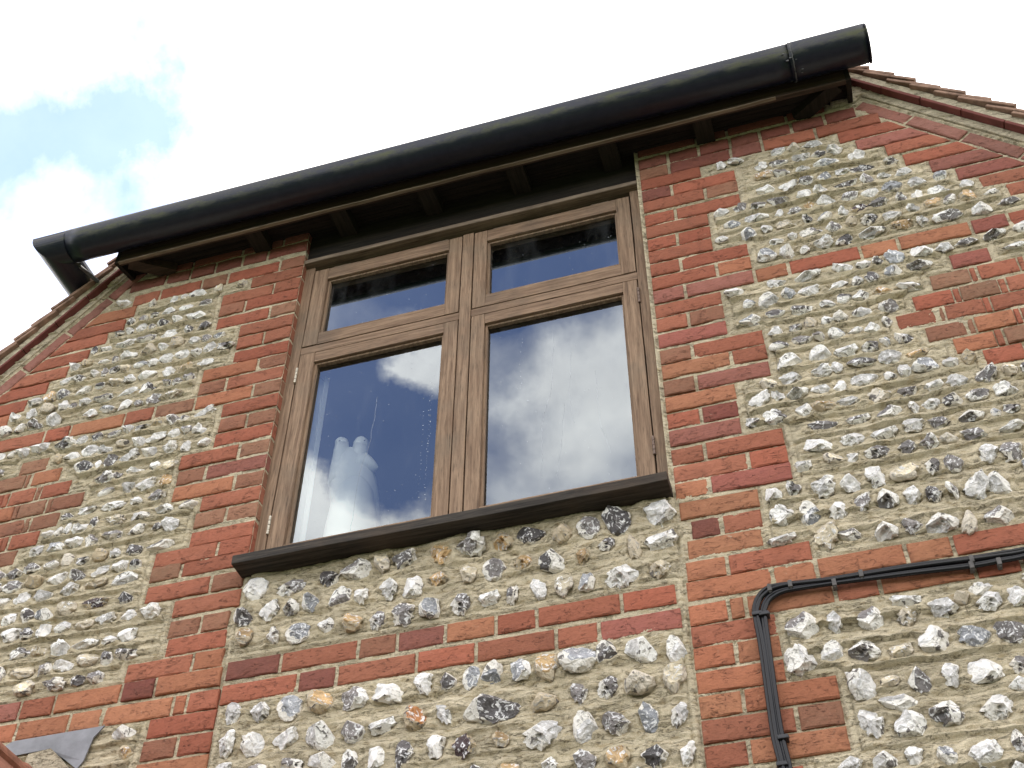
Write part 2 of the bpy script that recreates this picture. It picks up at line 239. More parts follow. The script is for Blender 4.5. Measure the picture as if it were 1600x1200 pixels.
# flints placed one by one as (x, z, width, height, tone)
FLINTS = [(-1.29, 3.499, 0.054, 0.069, 'w'), (-1.207, 3.489, 0.057, 0.068, 'w'), (-1.114, 3.487, 0.068, 0.082, 'g'), (-1.026, 3.492, 0.068, 0.07, 't'),
(-0.926, 3.486, 0.074, 0.074, 'm'), (-0.833, 3.488, 0.092, 0.062, 'w'), (-0.726, 3.494, 0.051, 0.068, 'w'), (-0.66, 3.488, 0.047, 0.054, 'd'), (-0.59,
3.487, 0.046, 0.073, 'g'), (-0.535, 3.493, 0.053, 0.064, 'g'), (-0.457, 3.491, 0.053, 0.069, 'g'), (-0.382, 3.479, 0.062, 0.073, 't'), (-0.298, 3.489,
0.093, 0.084, 'g'), (-0.226, 3.498, 0.055, 0.058, 'd'), (-0.131, 3.49, 0.081, 0.069, 'w'), (-0.043, 3.474, 0.046, 0.072, 'w'), (-1.294, 3.405, 0.049,
0.083, 'w'), (-1.208, 3.391, 0.064, 0.075, 'w'), (-1.114, 3.39, 0.071, 0.064, 'w'), (-1.013, 3.386, 0.084, 0.086, 'w'), (-0.921, 3.381, 0.065, 0.067,
'm'), (-0.838, 3.39, 0.075, 0.052, 'w'), (-0.745, 3.393, 0.057, 0.071, 'o'), (-0.665, 3.393, 0.039, 0.071, 'w'), (-0.535, 3.385, 0.149, 0.092, 'd'),
(-0.392, 3.383, 0.068, 0.059, 't'), (-0.3, 3.391, 0.047, 0.066, 'm'), (-0.224, 3.395, 0.063, 0.074, 'm'), (-0.141, 3.393, 0.076, 0.073, 'c'), (-0.052,
3.386, 0.052, 0.077, 'c'), (-0.998, 3.309, 0.079, 0.054, 'w'), (-1.087, 3.317, 0.066, 0.044, 'm'), (-0.921, 3.297, 0.043, 0.054, 'm'), (-0.848, 3.298,
0.046, 0.072, 'w'), (-0.772, 3.291, 0.052, 0.078, 'd'), (-0.681, 3.297, 0.045, 0.068, 'w'), (-0.608, 3.285, 0.065, 0.089, 'k'), (-0.509, 3.293, 0.051,
0.05, 't'), (-0.401, 3.287, 0.1, 0.081, 'w'), (-0.29, 3.292, 0.059, 0.078, 'w'), (-0.211, 3.288, 0.075, 0.063, 'm'), (-0.124, 3.288, 0.045, 0.081,
'g'), (-0.05, 3.284, 0.041, 0.073, 'w'), (-0.381, 3.2, 0.039, 0.044, 'w'), (-0.29, 3.197, 0.055, 0.051, 'm'), (-0.207, 3.189, 0.057, 0.06, 't'),
(-0.119, 3.184, 0.066, 0.067, 'd'), (-0.041, 3.177, 0.037, 0.066, 'w'), (-1.285, 3.326, 0.049, 0.048, 'w'), (-1.189, 3.311, 0.055, 0.047, 'm'),
(-1.284, 3.923, 0.075, 0.083, 'w'), (-1.17, 3.902, 0.091, 0.06, 'm'), (-1.048, 3.911, 0.065, 0.064, 'd'), (-0.964, 3.928, 0.093, 0.078, 'm'), (-0.883,
3.934, 0.048, 0.083, 'c'), (-0.813, 3.931, 0.072, 0.065, 'm'), (-0.697, 3.924, 0.071, 0.078, 't'), (-0.609, 3.932, 0.09, 0.078, 'm'), (-1.314, 3.827,
0.058, 0.067, 'd'), (-1.23, 3.833, 0.061, 0.067, 'w'), (-1.155, 3.825, 0.049, 0.071, 'm'), (-1.096, 3.836, 0.057, 0.076, 'g'), (-1.004, 3.833, 0.068,
0.067, 'm'), (-0.938, 3.83, 0.044, 0.062, 'w'), (-0.855, 3.836, 0.055, 0.076, 'w'), (-0.78, 3.827, 0.058, 0.08, 'w'), (-0.703, 3.837, 0.058, 0.053,
't'), (-0.61, 3.829, 0.053, 0.062, 'c'), (-1.297, 3.752, 0.053, 0.065, 't'), (-1.203, 3.734, 0.04, 0.056, 'w'), (-1.123, 3.733, 0.072, 0.069, 'g'),
(-1.039, 3.746, 0.047, 0.052, 'w'), (-0.96, 3.734, 0.066, 0.064, 't'), (-0.882, 3.73, 0.05, 0.068, 'm'), (-0.799, 3.73, 0.069, 0.077, 'm'), (-0.722,
3.737, 0.061, 0.064, 'g'), (-0.631, 3.733, 0.06, 0.077, 'm'), (-0.506, 3.925, 0.058, 0.078, 't'), (-0.427, 3.931, 0.088, 0.064, 'd'), (-0.328, 3.917,
0.056, 0.073, 't'), (-0.252, 3.919, 0.067, 0.078, 'm'), (-0.17, 3.925, 0.074, 0.096, 'd'), (-0.051, 3.927, 0.095, 0.1, 'w'), (-0.052, 3.831, 0.09,
0.075, 'w'), (-0.535, 3.833, 0.061, 0.075, 'm'), (-0.45, 3.841, 0.053, 0.053, 't'), (-0.365, 3.827, 0.074, 0.075, 'd'), (-0.276, 3.823, 0.04, 0.057,
't'), (-0.205, 3.85, 0.051, 0.044, 'd'), (-0.128, 3.824, 0.036, 0.097, 'c'), (-0.547, 3.74, 0.06, 0.055, 'w'), (-0.479, 3.737, 0.033, 0.072, 'm'),
(-0.402, 3.736, 0.04, 0.064, 'w'), (-0.332, 3.732, 0.047, 0.068, 'c'), (-0.267, 3.733, 0.043, 0.064, 'g'), (-0.168, 3.732, 0.1, 0.085, 'w'), (-0.063,
3.735, 0.063, 0.063, 'c'), (0.281, 3.478, 0.08, 0.087, 'm'), (0.36, 3.476, 0.044, 0.072, 'w'), (0.448, 3.47, 0.059, 0.071, 'm'), (0.535, 3.46, 0.049,
0.063, 'c'), (0.622, 3.467, 0.073, 0.06, 'w'), (0.672, 3.481, 0.036, 0.034, 'c'), (0.734, 3.463, 0.066, 0.056, 'w'), (0.799, 3.468, 0.05, 0.063, 'w'),
(0.266, 3.381, 0.078, 0.083, 'w'), (0.341, 3.391, 0.056, 0.058, 'w'), (0.418, 3.376, 0.076, 0.072, 'm'), (0.5, 3.366, 0.06, 0.054, 'c'), (0.583,
3.381, 0.075, 0.086, 'w'), (0.673, 3.369, 0.079, 0.068, 'g'), (0.758, 3.369, 0.073, 0.078, 'm'), (0.394, 3.286, 0.06, 0.083, 'w'), (0.458, 3.285,
0.044, 0.031, 'c'), (0.527, 3.279, 0.053, 0.072, 'm'), (0.6, 3.277, 0.041, 0.065, 'w'), (0.673, 3.279, 0.078, 0.068, 'w'), (0.753, 3.278, 0.043,
0.051, 'm'), (0.398, 3.187, 0.058, 0.082, 'w'), (0.481, 3.168, 0.072, 0.075, 'w'), (0.567, 3.179, 0.077, 0.069, 'm'), (0.681, 3.181, 0.084, 0.065,
'w'), (0.332, 3.088, 0.055, 0.047, 'w'), (0.408, 3.087, 0.054, 0.044, 'w'), (0.475, 3.088, 0.042, 0.047, 'w'), (0.543, 3.077, 0.042, 0.056, 'g'),
(0.626, 3.074, 0.069, 0.078, 'w'), (0.703, 3.088, 0.033, 0.062, 'm'), (0.69, 3.02, 0.054, 0.045, 'w'), (0.272, 3.76, 0.078, 0.034, 'w'), (0.389, 3.74,
0.067, 0.076, 'c'), (0.445, 3.737, 0.056, 0.042, 'm'), (0.539, 3.72, 0.059, 0.067, 'w'), (0.604, 3.728, 0.058, 0.054, 'm'), (0.679, 3.715, 0.083,
0.075, 'w'), (0.744, 3.706, 0.038, 0.083, 'c'), (0.817, 3.712, 0.069, 0.058, 'm'), (0.27, 3.919, 0.046, 0.05, 'w'), (0.288, 3.84, 0.069, 0.066, 'w'),
(0.356, 3.828, 0.058, 0.074, 'g'), (0.431, 3.821, 0.054, 0.065, 'w'), (0.498, 3.834, 0.044, 0.057, 'm'), (0.563, 3.825, 0.056, 0.078, 'm'), (0.625,
3.826, 0.046, 0.065, 'w'), (0.679, 3.817, 0.042, 0.056, 'd'), (0.73, 3.816, 0.026, 0.061, 'm'), (0.791, 3.812, 0.071, 0.074, 'w'), (0.842, 3.812,
0.054, 0.082, 'w'), (0.329, 3.924, 0.038, 0.045, 'm'), (0.402, 3.91, 0.069, 0.072, 'w'), (0.479, 3.905, 0.058, 0.063, 'w'), (0.549, 3.908, 0.047,
0.077, 'w'), (0.624, 3.9, 0.077, 0.045, 'c'), (0.697, 3.91, 0.04, 0.059, 'm'), (0.751, 3.907, 0.05, 0.059, 'm'), (0.845, 3.917, 0.049, 0.063, 'w'),
(0.903, 3.907, 0.058, 0.067, 'm')]
ZR = {-1: 5.6523, 0: 5.572, 1: 5.5035, 2: 5.4407, 3: 5.3713, 4: 5.3077, 5: 5.2292, 6: 5.1598, 7: 5.09, 8: 5.0194, 9: 4.951, 10: 4.8821, 11: 4.8113, 12: 4.7422, 13: 4.6738, 14: 4.5971, 15: 4.5209, 16: 4.4562, 17: 4.381, 18: 4.3109, 19: 4.2428, 20: 4.1707, 21: 4.0973, 22: 4.0299, 23: 3.966, 24: 3.8906, 25: 3.8196, 26: 3.7539, 27: 3.6815, 28: 3.6176, 29: 3.5401, 30: 3.4747, 31: 3.4083, 32: 3.3373, 33: 3.2685, 34: 3.199, 35: 3.1307, 36: 3.0475, 37: 2.9771, 38: 2.9067, 39: 2.8363, 40: 2.7659, 41: 2.6955, 42: 2.6251}
ZL = {-1: 5.6523, 0: 5.5819, 1: 5.4896, 2: 5.4251, 3: 5.3538, 4: 5.2909, 5: 5.2158, 6: 5.1419, 7: 5.0732, 8: 4.9975, 9: 4.9304, 10: 4.8622, 11: 4.7942, 12: 4.7234, 13: 4.6495, 14: 4.5819, 15: 4.5069, 16: 4.4355, 17: 4.3638, 18: 4.2967, 19: 4.2264, 20: 4.1483, 21: 4.0859, 22: 4.0331, 23: 3.9531, 24: 3.8817, 25: 3.8044, 26: 3.7399, 27: 3.672, 28: 3.6069, 29: 3.5335, 30: 3.4676, 31: 3.3974, 32: 3.3291, 33: 3.2587, 34: 3.1883, 35: 3.1179, 36: 3.0475, 37: 2.9771, 38: 2.9067, 39: 2.8363, 40: 2.7659, 41: 2.6955, 42: 2.6251}
CABLES = [[(0.911, 3.6008), (0.8467, 3.5874), (0.7856, 3.5871), (0.7196, 3.5878), (0.5697, 3.5947), (0.3784, 3.5968), (0.2816, 3.6033), (0.2325, 3.6046), (0.2068, 3.5979), (0.1859, 3.578), (0.1746, 3.5544), (0.1708, 3.5255), (0.1727, 3.4289), (0.1703, 3.266), (0.1698, 3.1804), (0.1756, 3.1101), (0.1754, 3.0731)], [(0.9089, 3.5933), (0.8442, 3.578), (0.7832, 3.5776), (0.7176, 3.5792), (0.5681, 3.587), (0.3774, 3.591), (0.2808, 3.5974), (0.2346, 3.5961), (0.2137, 3.5883), (0.1934, 3.5724), (0.1823, 3.5508), (0.178, 3.524), (0.1805, 3.4274), (0.1778, 3.2647), (0.1772, 3.1792), (0.1814, 3.1092), (0.1811, 3.0722)], [(0.9063, 3.5839), (0.8419, 3.5695), (0.7808, 3.5683), (0.715, 3.5689), (0.5661, 3.5775), (0.3765, 3.5861), (0.2796, 3.5896), (0.2466, 3.5885), (0.2209, 3.5808), (0.2041, 3.5662), (0.193, 3.5446), (0.1899, 3.5216), (0.1867, 3.4262), (0.1845, 3.2636), (0.1846, 3.178), (0.1893, 3.108), (0.189, 3.071)], [(0.9042, 3.5764), (0.8402, 3.563), (0.7791, 3.5617), (0.7132, 3.5613), (0.5645, 3.5698), (0.3755, 3.5803), (0.2785, 3.5828), (0.2522, 3.5813), (0.2281, 3.5733), (0.2105, 3.5589), (0.1996, 3.5393), (0.1963, 3.5203), (0.1937, 3.4249), (0.1905, 3.2625), (0.1912, 3.1769), (0.1965, 3.1068), (0.1961, 3.0699)]]
CLIPS = [(0.2193, 3.5956, 0), (0.272, 3.5966, 0), (0.4505, 3.5906, 0), (0.3809, 3.5775, 0), (0.7192, 3.5779, 0), (0.7148, 3.56, 0), (0.7796, 3.5566, 0), (0.177, 3.5247, 1), (0.1952, 3.521, 1), (0.1924, 3.1722, 1), (0.1798, 3.1052, 1)]

# ------------------------------------------------------------------ materials
def mat(name):
    m = bpy.data.materials.new(name)
    m.use_nodes = True
    nt = m.node_tree
    b = nt.nodes['Principled BSDF']
    return m, nt, b


def link_col(nt, b, c):
    nt.links.new(c, b.inputs['Base Color'])


def bump(nt, b, h, strength=0.5, dist=0.002):
    n = nd(nt, 'ShaderNodeBump', inp={'Strength': strength, 'Distance': dist})
    nt.links.new(h, n.inputs['Height'])
    nt.links.new(n.outputs[0], b.inputs['Normal'])


def noise_tex(nt, vec, scale, detail=4, rough=0.6, dist=0.0):
    n = nd(nt, 'ShaderNodeTexNoise', inp={'Scale': scale, 'Detail': detail, 'Roughness': rough, 'Distortion': dist})
    nt.links.new(vec, n.inputs['Vector'])
    return n.outputs[0]


def mapping(nt, vec, scale=(1, 1, 1)):
    n = nd(nt, 'ShaderNodeMapping')
    n.inputs['Scale'].default_value = scale
    nt.links.new(vec, n.inputs['Vector'])
    return n.outputs[0]


def geo_pos(nt):
    return nd(nt, 'ShaderNodeNewGeometry').outputs['Position']


def mat_brick():
    m, nt, b = mat('handmade_brick')
    oi = nd(nt, 'ShaderNodeObjectInfo')
    p = geo_pos(nt)
    n1 = noise_tex(nt, p, 22, 5, 0.65)
    n2 = noise_tex(nt, mapping(nt, p, (1, 1, 3.2)), 70, 4, 0.7)
    n3 = noise_tex(nt, p, 9, 3, 0.6)
    c = mixc(nt, ramp(nt, n1, ((0.35, 0.0), (0.68, 1.0))), oi.outputs['Color'], (0.33, 0.12, 0.07))
    c = mixc(nt, 0.72, c, oi.outputs['Color'])
    f = ramp(nt, n2, ((0.28, 0.72), (0.5, 1.0), (0.75, 1.12)))
    c = mixc(nt, 1.0, c, f, 'MULTIPLY')
    dark = ramp(nt, n3, ((0.56, 0.0), (0.70, 1.0)))
    c = mixc(nt, mth(nt, 'MULTIPLY', dark, 0.25), c, (0.10, 0.045, 0.035))
    cr = noise_tex(nt, mapping(nt, p, (1, 1, 3.5)), 17, 5, 0.62, 0.8)
    cl = mth(nt, 'ABSOLUTE', mth(nt, 'SUBTRACT', cr, 0.5))
    cl = ramp(nt, cl, ((0.0, 1.0), (0.012, 0.0)))
    cl = mth(nt, 'MULTIPLY', cl, ramp(nt, n1, ((0.48, 0.0), (0.56, 1.0))))
    c = mixc(nt, mth(nt, 'MULTIPLY', cl, 0.7), c, (0.07, 0.03, 0.025))
    pit = ramp(nt, noise_tex(nt, p, 95, 3, 0.6), ((0.27, 1.0), (0.33, 0.0)))
    c = mixc(nt, mth(nt, 'MULTIPLY', pit, 0.35), c, (0.09, 0.035, 0.03))
    pale = ramp(nt, noise_tex(nt, p, 48, 6, 0.75, 1.0), ((0.64, 0.0), (0.72, 1.0)))
    c = mixc(nt, mth(nt, 'MULTIPLY', pale, 0.5), c, (0.50, 0.40, 0.30))
    link_col(nt, b, c)
    b.inputs['Roughness'].default_value = 0.93
    b.inputs['Specular IOR Level'].default_value = 0.25
    h = mth(nt, 'ADD', mth(nt, 'MULTIPLY', n2, 0.55), noise_tex(nt, p, 260, 3, 0.7))
    h = mth(nt, 'SUBTRACT', h, mth(nt, 'MULTIPLY', mth(nt, 'ADD', cl, pit), 1.2))
    bump(nt, b, h, 0.9, 0.0024)
    return m


def mat_mortar(name='lime_mortar', base=(0.65, 0.56, 0.40), dk=(0.40, 0.31, 0.18), green=True):
    m, nt, b = mat(name)
    p = geo_pos(nt)
    n1 = noise_tex(nt, p, 5, 6, 0.62)
    c = mixc(nt, ramp(nt, n1, ((0.33, 0.0), (0.66, 1.0))), tuple(x * 0.82 for x in base), tuple(x * 1.08 for x in base))
    n2 = noise_tex(nt, mapping(nt, p, (1, 1, 2.5)), 30, 6, 0.72)
    c = mixc(nt, ramp(nt, n2, ((0.50, 0.0), (0.66, 0.85))), c, dk)
    n4 = noise_tex(nt, p, 420, 3, 0.7)
    c = mixc(nt, 1.0, c, ramp(nt, n4, ((0.3, 0.72), (0.65, 1.12))), 'MULTIPLY')
    if green:
        n5 = noise_tex(nt, p, 2.4, 5, 0.6)
        c = mixc(nt, mth(nt, 'MULTIPLY', ramp(nt, n5, ((0.52, 0.0), (0.7, 1.0))), 0.25), c, (0.33, 0.28, 0.15))
    link_col(nt, b, c)
    b.inputs['Roughness'].default_value = 0.97
    b.inputs['Specular IOR Level'].default_value = 0.15
    vo = nd(nt, 'ShaderNodeTexVoronoi', inp={'Scale': 260.0})
    nt.links.new(p, vo.inputs['Vector'])
    grit = ramp(nt, vo.outputs['Distance'], ((0.0, 1.0), (0.5, 0.0)))
    ck = mth(nt, 'ABSOLUTE', mth(nt, 'SUBTRACT', noise_tex(nt, mapping(nt, p, (1, 1, 4.5)), 9, 6, 0.7, 0.6), 0.5))
    ck = ramp(nt, ck, ((0.0, 1.0), (0.009, 0.0)))
    c = mixc(nt, mth(nt, 'MULTIPLY', ck, 0.75), c, (0.10, 0.08, 0.05))
    link_col(nt, b, c)
    h = mth(nt, 'ADD', mth(nt, 'MULTIPLY', grit, 0.25), noise_tex(nt, mapping(nt, p, (1, 1, 3)), 60, 6, 0.72))
    h = mth(nt, 'SUBTRACT', h, mth(nt, 'MULTIPLY', ck, 0.6))
    bump(nt, b, h, 1.0, 0.006)
    return m


def mat_flint():
    m, nt, b = mat('knapped_flint')
    oi = nd(nt, 'ShaderNodeObjectInfo')
    at = nd(nt, 'ShaderNodeAttribute', attribute_name='cut')
    tn = nd(nt, 'ShaderNodeAttribute', attribute_name='tint')
    p = geo_pos(nt)
    n0 = noise_tex(nt, p, 34, 4, 0.55, 1.0)
    n1 = noise_tex(nt, p, 52, 4, 0.6, 1.6)
    cutc = mixc(nt, 1.0, oi.outputs['Color'], tn.outputs['Color'], 'MULTIPLY')
    cutc = mixc(nt, ramp(nt, n1, ((0.55, 0.0), (0.585, 0.85))), cutc, (0.66, 0.65, 0.65))
    cutc = mixc(nt, 1.0, cutc, ramp(nt, n0, ((0.25, 0.6), (0.6, 1.5))), 'MULTIPLY')
    al = mth(nt, 'MULTIPLY', oi.outputs['Alpha'], tn.outputs['Alpha'])
    cor = mixc(nt, al, (0.88, 0.86, 0.82), (0.52, 0.42, 0.28))
    cor = mixc(nt, ramp(nt, n1, ((0.56, 0.0), (0.60, 0.85))), cor, (0.36, 0.335, 0.30))
    cor = mixc(nt, ramp(nt, n0, ((0.60, 0.0), (0.63, 0.95))), cor, (0.11, 0.097, 0.088))
    fac = ramp(nt, mth(nt, 'MULTIPLY_ADD', mth(nt, 'SUBTRACT', n0, 0.5), 0.9, at.outputs['Fac']), ((0.42, 0.0), (0.55, 1.0)))
    c = mixc(nt, fac, cor, cutc)
    link_col(nt, b, c)
    rr = mth(nt, 'MULTIPLY_ADD', fac, -0.33, 0.72)
    nt.links.new(rr, b.inputs['Roughness'])
    h = mth(nt, 'ADD', n0, mth(nt, 'MULTIPLY', n1, 0.6))
    bump(nt, b, h, 1.0, 0.011)
    return m


def mat_wood(name, c1, c2, c3, axis, rough=0.75, scale=1.0):
    m, nt, b = mat(name)
    p = geo_pos(nt)
    s = {'x': (1.2, 26, 26), 'z': (26, 26, 1.2), 'y': (26, 1.2, 26)}[axis]
    mp = mapping(nt, p, tuple(v * scale for v in s))
    n1 = noise_tex(nt, mp, 3.2, 6, 0.7, 0.4)
    n2 = noise_tex(nt, mp, 11, 4, 0.7)
    n3 = noise_tex(nt, p, 4, 4, 0.6)
    c = mixc(nt, ramp(nt, n1, ((0.38, 0.0), (0.62, 1.0))), c1, c2)
    c = mixc(nt, ramp(nt, n3, ((0.50, 0.0), (0.72, 0.7))), c, c3)
    c = mixc(nt, 1.0, c, ramp(nt, n2, ((0.3, 0.35), (0.45, 1.0), (0.8, 1.15))), 'MULTIPLY')
    link_col(nt, b, c)
    b.inputs['Roughness'].default_value = rough
    b.inputs['Specular IOR Level'].default_value = 0.3
    bump(nt, b, mth(nt, 'ADD', n1, n2), 0.45, 0.0022)
    return m


def mat_plain(name, colr, rough=0.8, spec=0.3, nscale=18, amp=0.25, bumps=0.3, metal=0.0):
    m, nt, b = mat(name)
    p = geo_pos(nt)
    n1 = noise_tex(nt, p, nscale, 6, 0.65)
    c = mixc(nt, ramp(nt, n1, ((0.3, 0.0), (0.7, 1.0))), tuple(x * (1 - amp) for x in colr), tuple(x * (1 + amp) for x in colr))
    link_col(nt, b, c)
    b.inputs['Roughness'].default_value = rough
    b.inputs['Specular IOR Level'].default_value = spec
    b.inputs['Metallic'].default_value = metal
    if bumps:
        bump(nt, b, noise_tex(nt, p, nscale * 8, 3, 0.6), bumps, 0.002)
    return m


def mat_gutter():
    m, nt, b = mat('black_gutter_plastic')
    p = geo_pos(nt)
    n1 = noise_tex(nt, mapping(nt, p, (1.0, 3, 3)), 9, 7, 0.72)
    sx = nd(nt, 'ShaderNodeSeparateXYZ')
    nt.links.new(p, sx.inputs[0])
    # algae gathers in a band on the outer flank of the gutter
    zz = mth(nt, 'SUBTRACT', sx.outputs[2], 5.686)
    g = mth(nt, 'MULTIPLY', zz, 62.0)
    g = mth(nt, 'EXPONENT', mth(nt, 'MULTIPLY', mth(nt, 'MULTIPLY', g, g), -1.0))
    a = mth(nt, 'MULTIPLY', g, ramp(nt, n1, ((0.44, 0.0), (0.62, 1.0))))
    c = mixc(nt, ramp(nt, noise_tex(nt, p, 30, 5, 0.7), ((0.35, 0.0), (0.7, 1.0))), (0.006, 0.008, 0.018), (0.012, 0.014, 0.026))
    c = mixc(nt, mth(nt, 'MULTIPLY', a, 0.8), c, (0.10, 0.105, 0.052))
    dirt = ramp(nt, noise_tex(nt, mapping(nt, p, (0.6, 6, 6)), 6, 5, 0.7), ((0.55, 0.0), (0.75, 1.0)))
    c = mixc(nt, mth(nt, 'MULTIPLY', dirt, 0.4), c, (0.035, 0.03, 0.025))
    link_col(nt, b, c)
    nt.links.new(mth(nt, 'MULTIPLY_ADD', a, 0.4, 0.32), b.inputs['Roughness'])
    b.inputs['Specular IOR Level'].default_value = 0.38
    bump(nt, b, n1, 0.12, 0.002)
    return m


def mat_glass():
    m, nt, b = mat('window_glass')
    nt.nodes.remove(b)
    out = nt.nodes['Material Output']
    p = geo_pos(nt)
    lw = nd(nt, 'ShaderNodeFresnel', inp={'IOR': 1.52})
    # four glass-air faces of a sealed double pane
    fac = mth(nt, 'SUBTRACT', 1.0, mth(nt, 'POWER', mth(nt, 'SUBTRACT', 1.0, lw.outputs[0]), 4.0))
    gl = nd(nt, 'ShaderNodeBsdfGlossy', inp={'Roughness': 0.0, 'Color': (0.84, 0.92, 1.0, 1)})
    tr = nd(nt, 'ShaderNodeBsdfTransparent', inp={'Color': (0.86, 0.9, 0.88, 1)})
    mx = nd(nt, 'ShaderNodeMixShader')
    nt.links.new(fac, mx.inputs[0])
    nt.links.new(tr.outputs[0], mx.inputs[1])
    nt.links.new(gl.outputs[0], mx.inputs[2])
    df = nd(nt, 'ShaderNodeBsdfDiffuse', inp={'Color': (0.75, 0.78, 0.8, 1)})
    film = ramp(nt, noise_tex(nt, mapping(nt, p, (3, 3, 0.8)), 3, 6, 0.65), ((0.50, 0.0), (0.75, 0.035)))
    m2 = nd(nt, 'ShaderNodeMixShader')
    nt.links.new(film, m2.inputs[0])
    nt.links.new(mx.outputs[0], m2.inputs[1])
    nt.links.new(df.outputs[0], m2.inputs[2])
    nt.links.new(m2.outputs[0], out.inputs[0])
    return m


M = dict(
    brick=mat_brick(), mortar=mat_mortar(), flint=mat_flint(),
    bed=mat_mortar('verge_mortar', (0.60, 0.52, 0.38), (0.3, 0.25, 0.18), False),
    wood_v=mat_wood('oak_vertical_grain', (0.155, 0.094, 0.058), (0.30, 0.20, 0.13), (0.16, 0.122, 0.086), 'z'),
    wood_h=mat_wood('oak_horizontal_grain', (0.15, 0.09, 0.056), (0.285, 0.188, 0.122), (0.11, 0.08, 0.058), 'x'),
    sill=mat_wood('weathered_dark_oak', (0.016, 0.013, 0.011), (0.062, 0.05, 0.04), (0.07, 0.046, 0.03), 'x', 0.8),
    fascia=mat_wood('stained_fascia_board', (0.032, 0.020, 0.014), (0.07, 0.043, 0.029), (0.03, 0.026, 0.019), 'x', 0.8, 0.6),
    fedge=mat_wood('pale_board_edge', (0.14, 0.10, 0.072), (0.27, 0.205, 0.15), (0.09, 0.062, 0.045), 'x', 0.85, 0.8),
    rafter=mat_wood('dark_rafter_timber', (0.012, 0.009, 0.007), (0.028, 0.02, 0.015), (0.02, 0.017, 0.012), 'y', 0.9),  # near-black tone over the whole timber
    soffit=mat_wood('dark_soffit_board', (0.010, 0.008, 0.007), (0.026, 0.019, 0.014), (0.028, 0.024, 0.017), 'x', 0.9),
    gutter=mat_gutter(), glass=mat_glass(),
    cable=mat_plain('black_cable_sheath', (0.006, 0.006, 0.008), 0.26, 0.35, 20, 0.2, 0),
    clip=mat_plain('grey_cable_clip', (0.10, 0.092, 0.088), 0.7, 0.3, 60, 0.35, 0.3),
    clipd=mat_plain('black_cable_tie', (0.03, 0.03, 0.034), 0.5, 0.4, 60, 0.35, 0.3),
    tile=mat_plain('brown_clay_tile', (0.27, 0.17, 0.125), 0.9, 0.2, 25, 0.45, 0.6),
    undercloak=mat_plain('dark_red_clay_tile', (0.15, 0.048, 0.04), 0.85, 0.25, 16, 0.28, 0.3),
    lead=mat_plain('lead_sheet', (0.19, 0.19, 0.205), 0.55, 0.5, 10, 0.3, 0.3, 0.2),
    terracotta=mat_plain('terracotta_ridge', (0.27, 0.12, 0.078), 0.85, 0.25, 30, 0.35, 0.6),
    metal=mat_plain('rusty_hinge_metal', (0.16, 0.11, 0.085), 0.5, 0.5, 120, 0.5, 0.3, 0.5),
    brass=mat_plain('pale_hinge_metal', (0.50, 0.45, 0.36), 0.5, 0.5, 90, 0.4, 0.3, 0.4),
    sealant=mat_plain('grey_sealant', (0.10, 0.10, 0.105), 0.6, 0.4, 60, 0.4, 0.3),
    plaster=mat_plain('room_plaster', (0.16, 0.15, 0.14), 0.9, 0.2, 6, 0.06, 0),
    ceramic=mat_plain('white_ceramic', (0.92, 0.90, 0.86), 0.35, 0.5, 8, 0.03, 0),
    eye=mat_plain('dark_eye_paint', (0.12, 0.10, 0.10), 0.4, 0.5, 8, 0.1, 0),
    cloth=mat_plain('white_curtain_cloth', (0.85, 0.85, 0.86), 0.9, 0.2, 30, 0.06, 0),
    water=mat_plain('rain_water', (0.42, 0.45, 0.5), 0.12, 0.8, 8, 0.05, 0),
    grass=mat_plain('mown_grass', (0.045, 0.07, 0.022), 0.95, 0.1, 3, 0.4, 0.5),
    paving=mat_plain('stone_paving', (0.11, 0.10, 0.09), 0.9, 0.2, 4, 0.2, 0.4),
)


# ------------------------------------------------------------------ helpers
def link(o, parent=None):
    COL.objects.link(o)
    if parent is not None:
        o.parent = parent
    return o


def mesh_obj(name, verts, faces, m, parent=None, smooth=False):
    me = bpy.data.meshes.new(name)
    me.from_pydata([tuple(v) for v in verts], [], faces)
    me.materials.append(m)
    if smooth:
        me.polygons.foreach_set('use_smooth', [True] * len(me.polygons))
    me.update()
    return link(bpy.data.objects.new(name, me), parent)


def empty(name, loc, parent=None):
    o = bpy.data.objects.new(name, None)
    o.location = loc
    o.empty_display_size = 0.1
    return link(o, parent)


def tag(o, label=None, cat=None, group=None, kind=None):
    for k, v in (('label', label), ('category', cat), ('group', group), ('kind', kind)):
        if v:
            o[k] = v
    return o


def bm_obj(name, bm, m, parent=None, smooth=False):
    me = bpy.data.meshes.new(name)
    bm.to_mesh(me)
    bm.free()
    me.materials.append(m)
    if smooth:
        me.polygons.foreach_set('use_smooth', [True] * len(me.polygons))
    me.update()
    return link(bpy.data.objects.new(name, me), parent)


def bm_box(bm, x0, x1, y0, y1, z0, z1, bev=0.0):
    r = bmesh.ops.create_cube(bm, size=1.0)
    vs = r['verts']
    for v in vs:
        v.co = Vector((x0 + (v.co.x + .5) * (x1 - x0), y0 + (v.co.y + .5) * (y1 - y0), z0 + (v.co.z + .5) * (z1 - z0)))
    if bev:
        es = list({e for v in vs for e in v.link_edges})
        bmesh.ops.bevel(bm, geom=es, offset=bev, segments=2, affect='EDGES', profile=0.6)


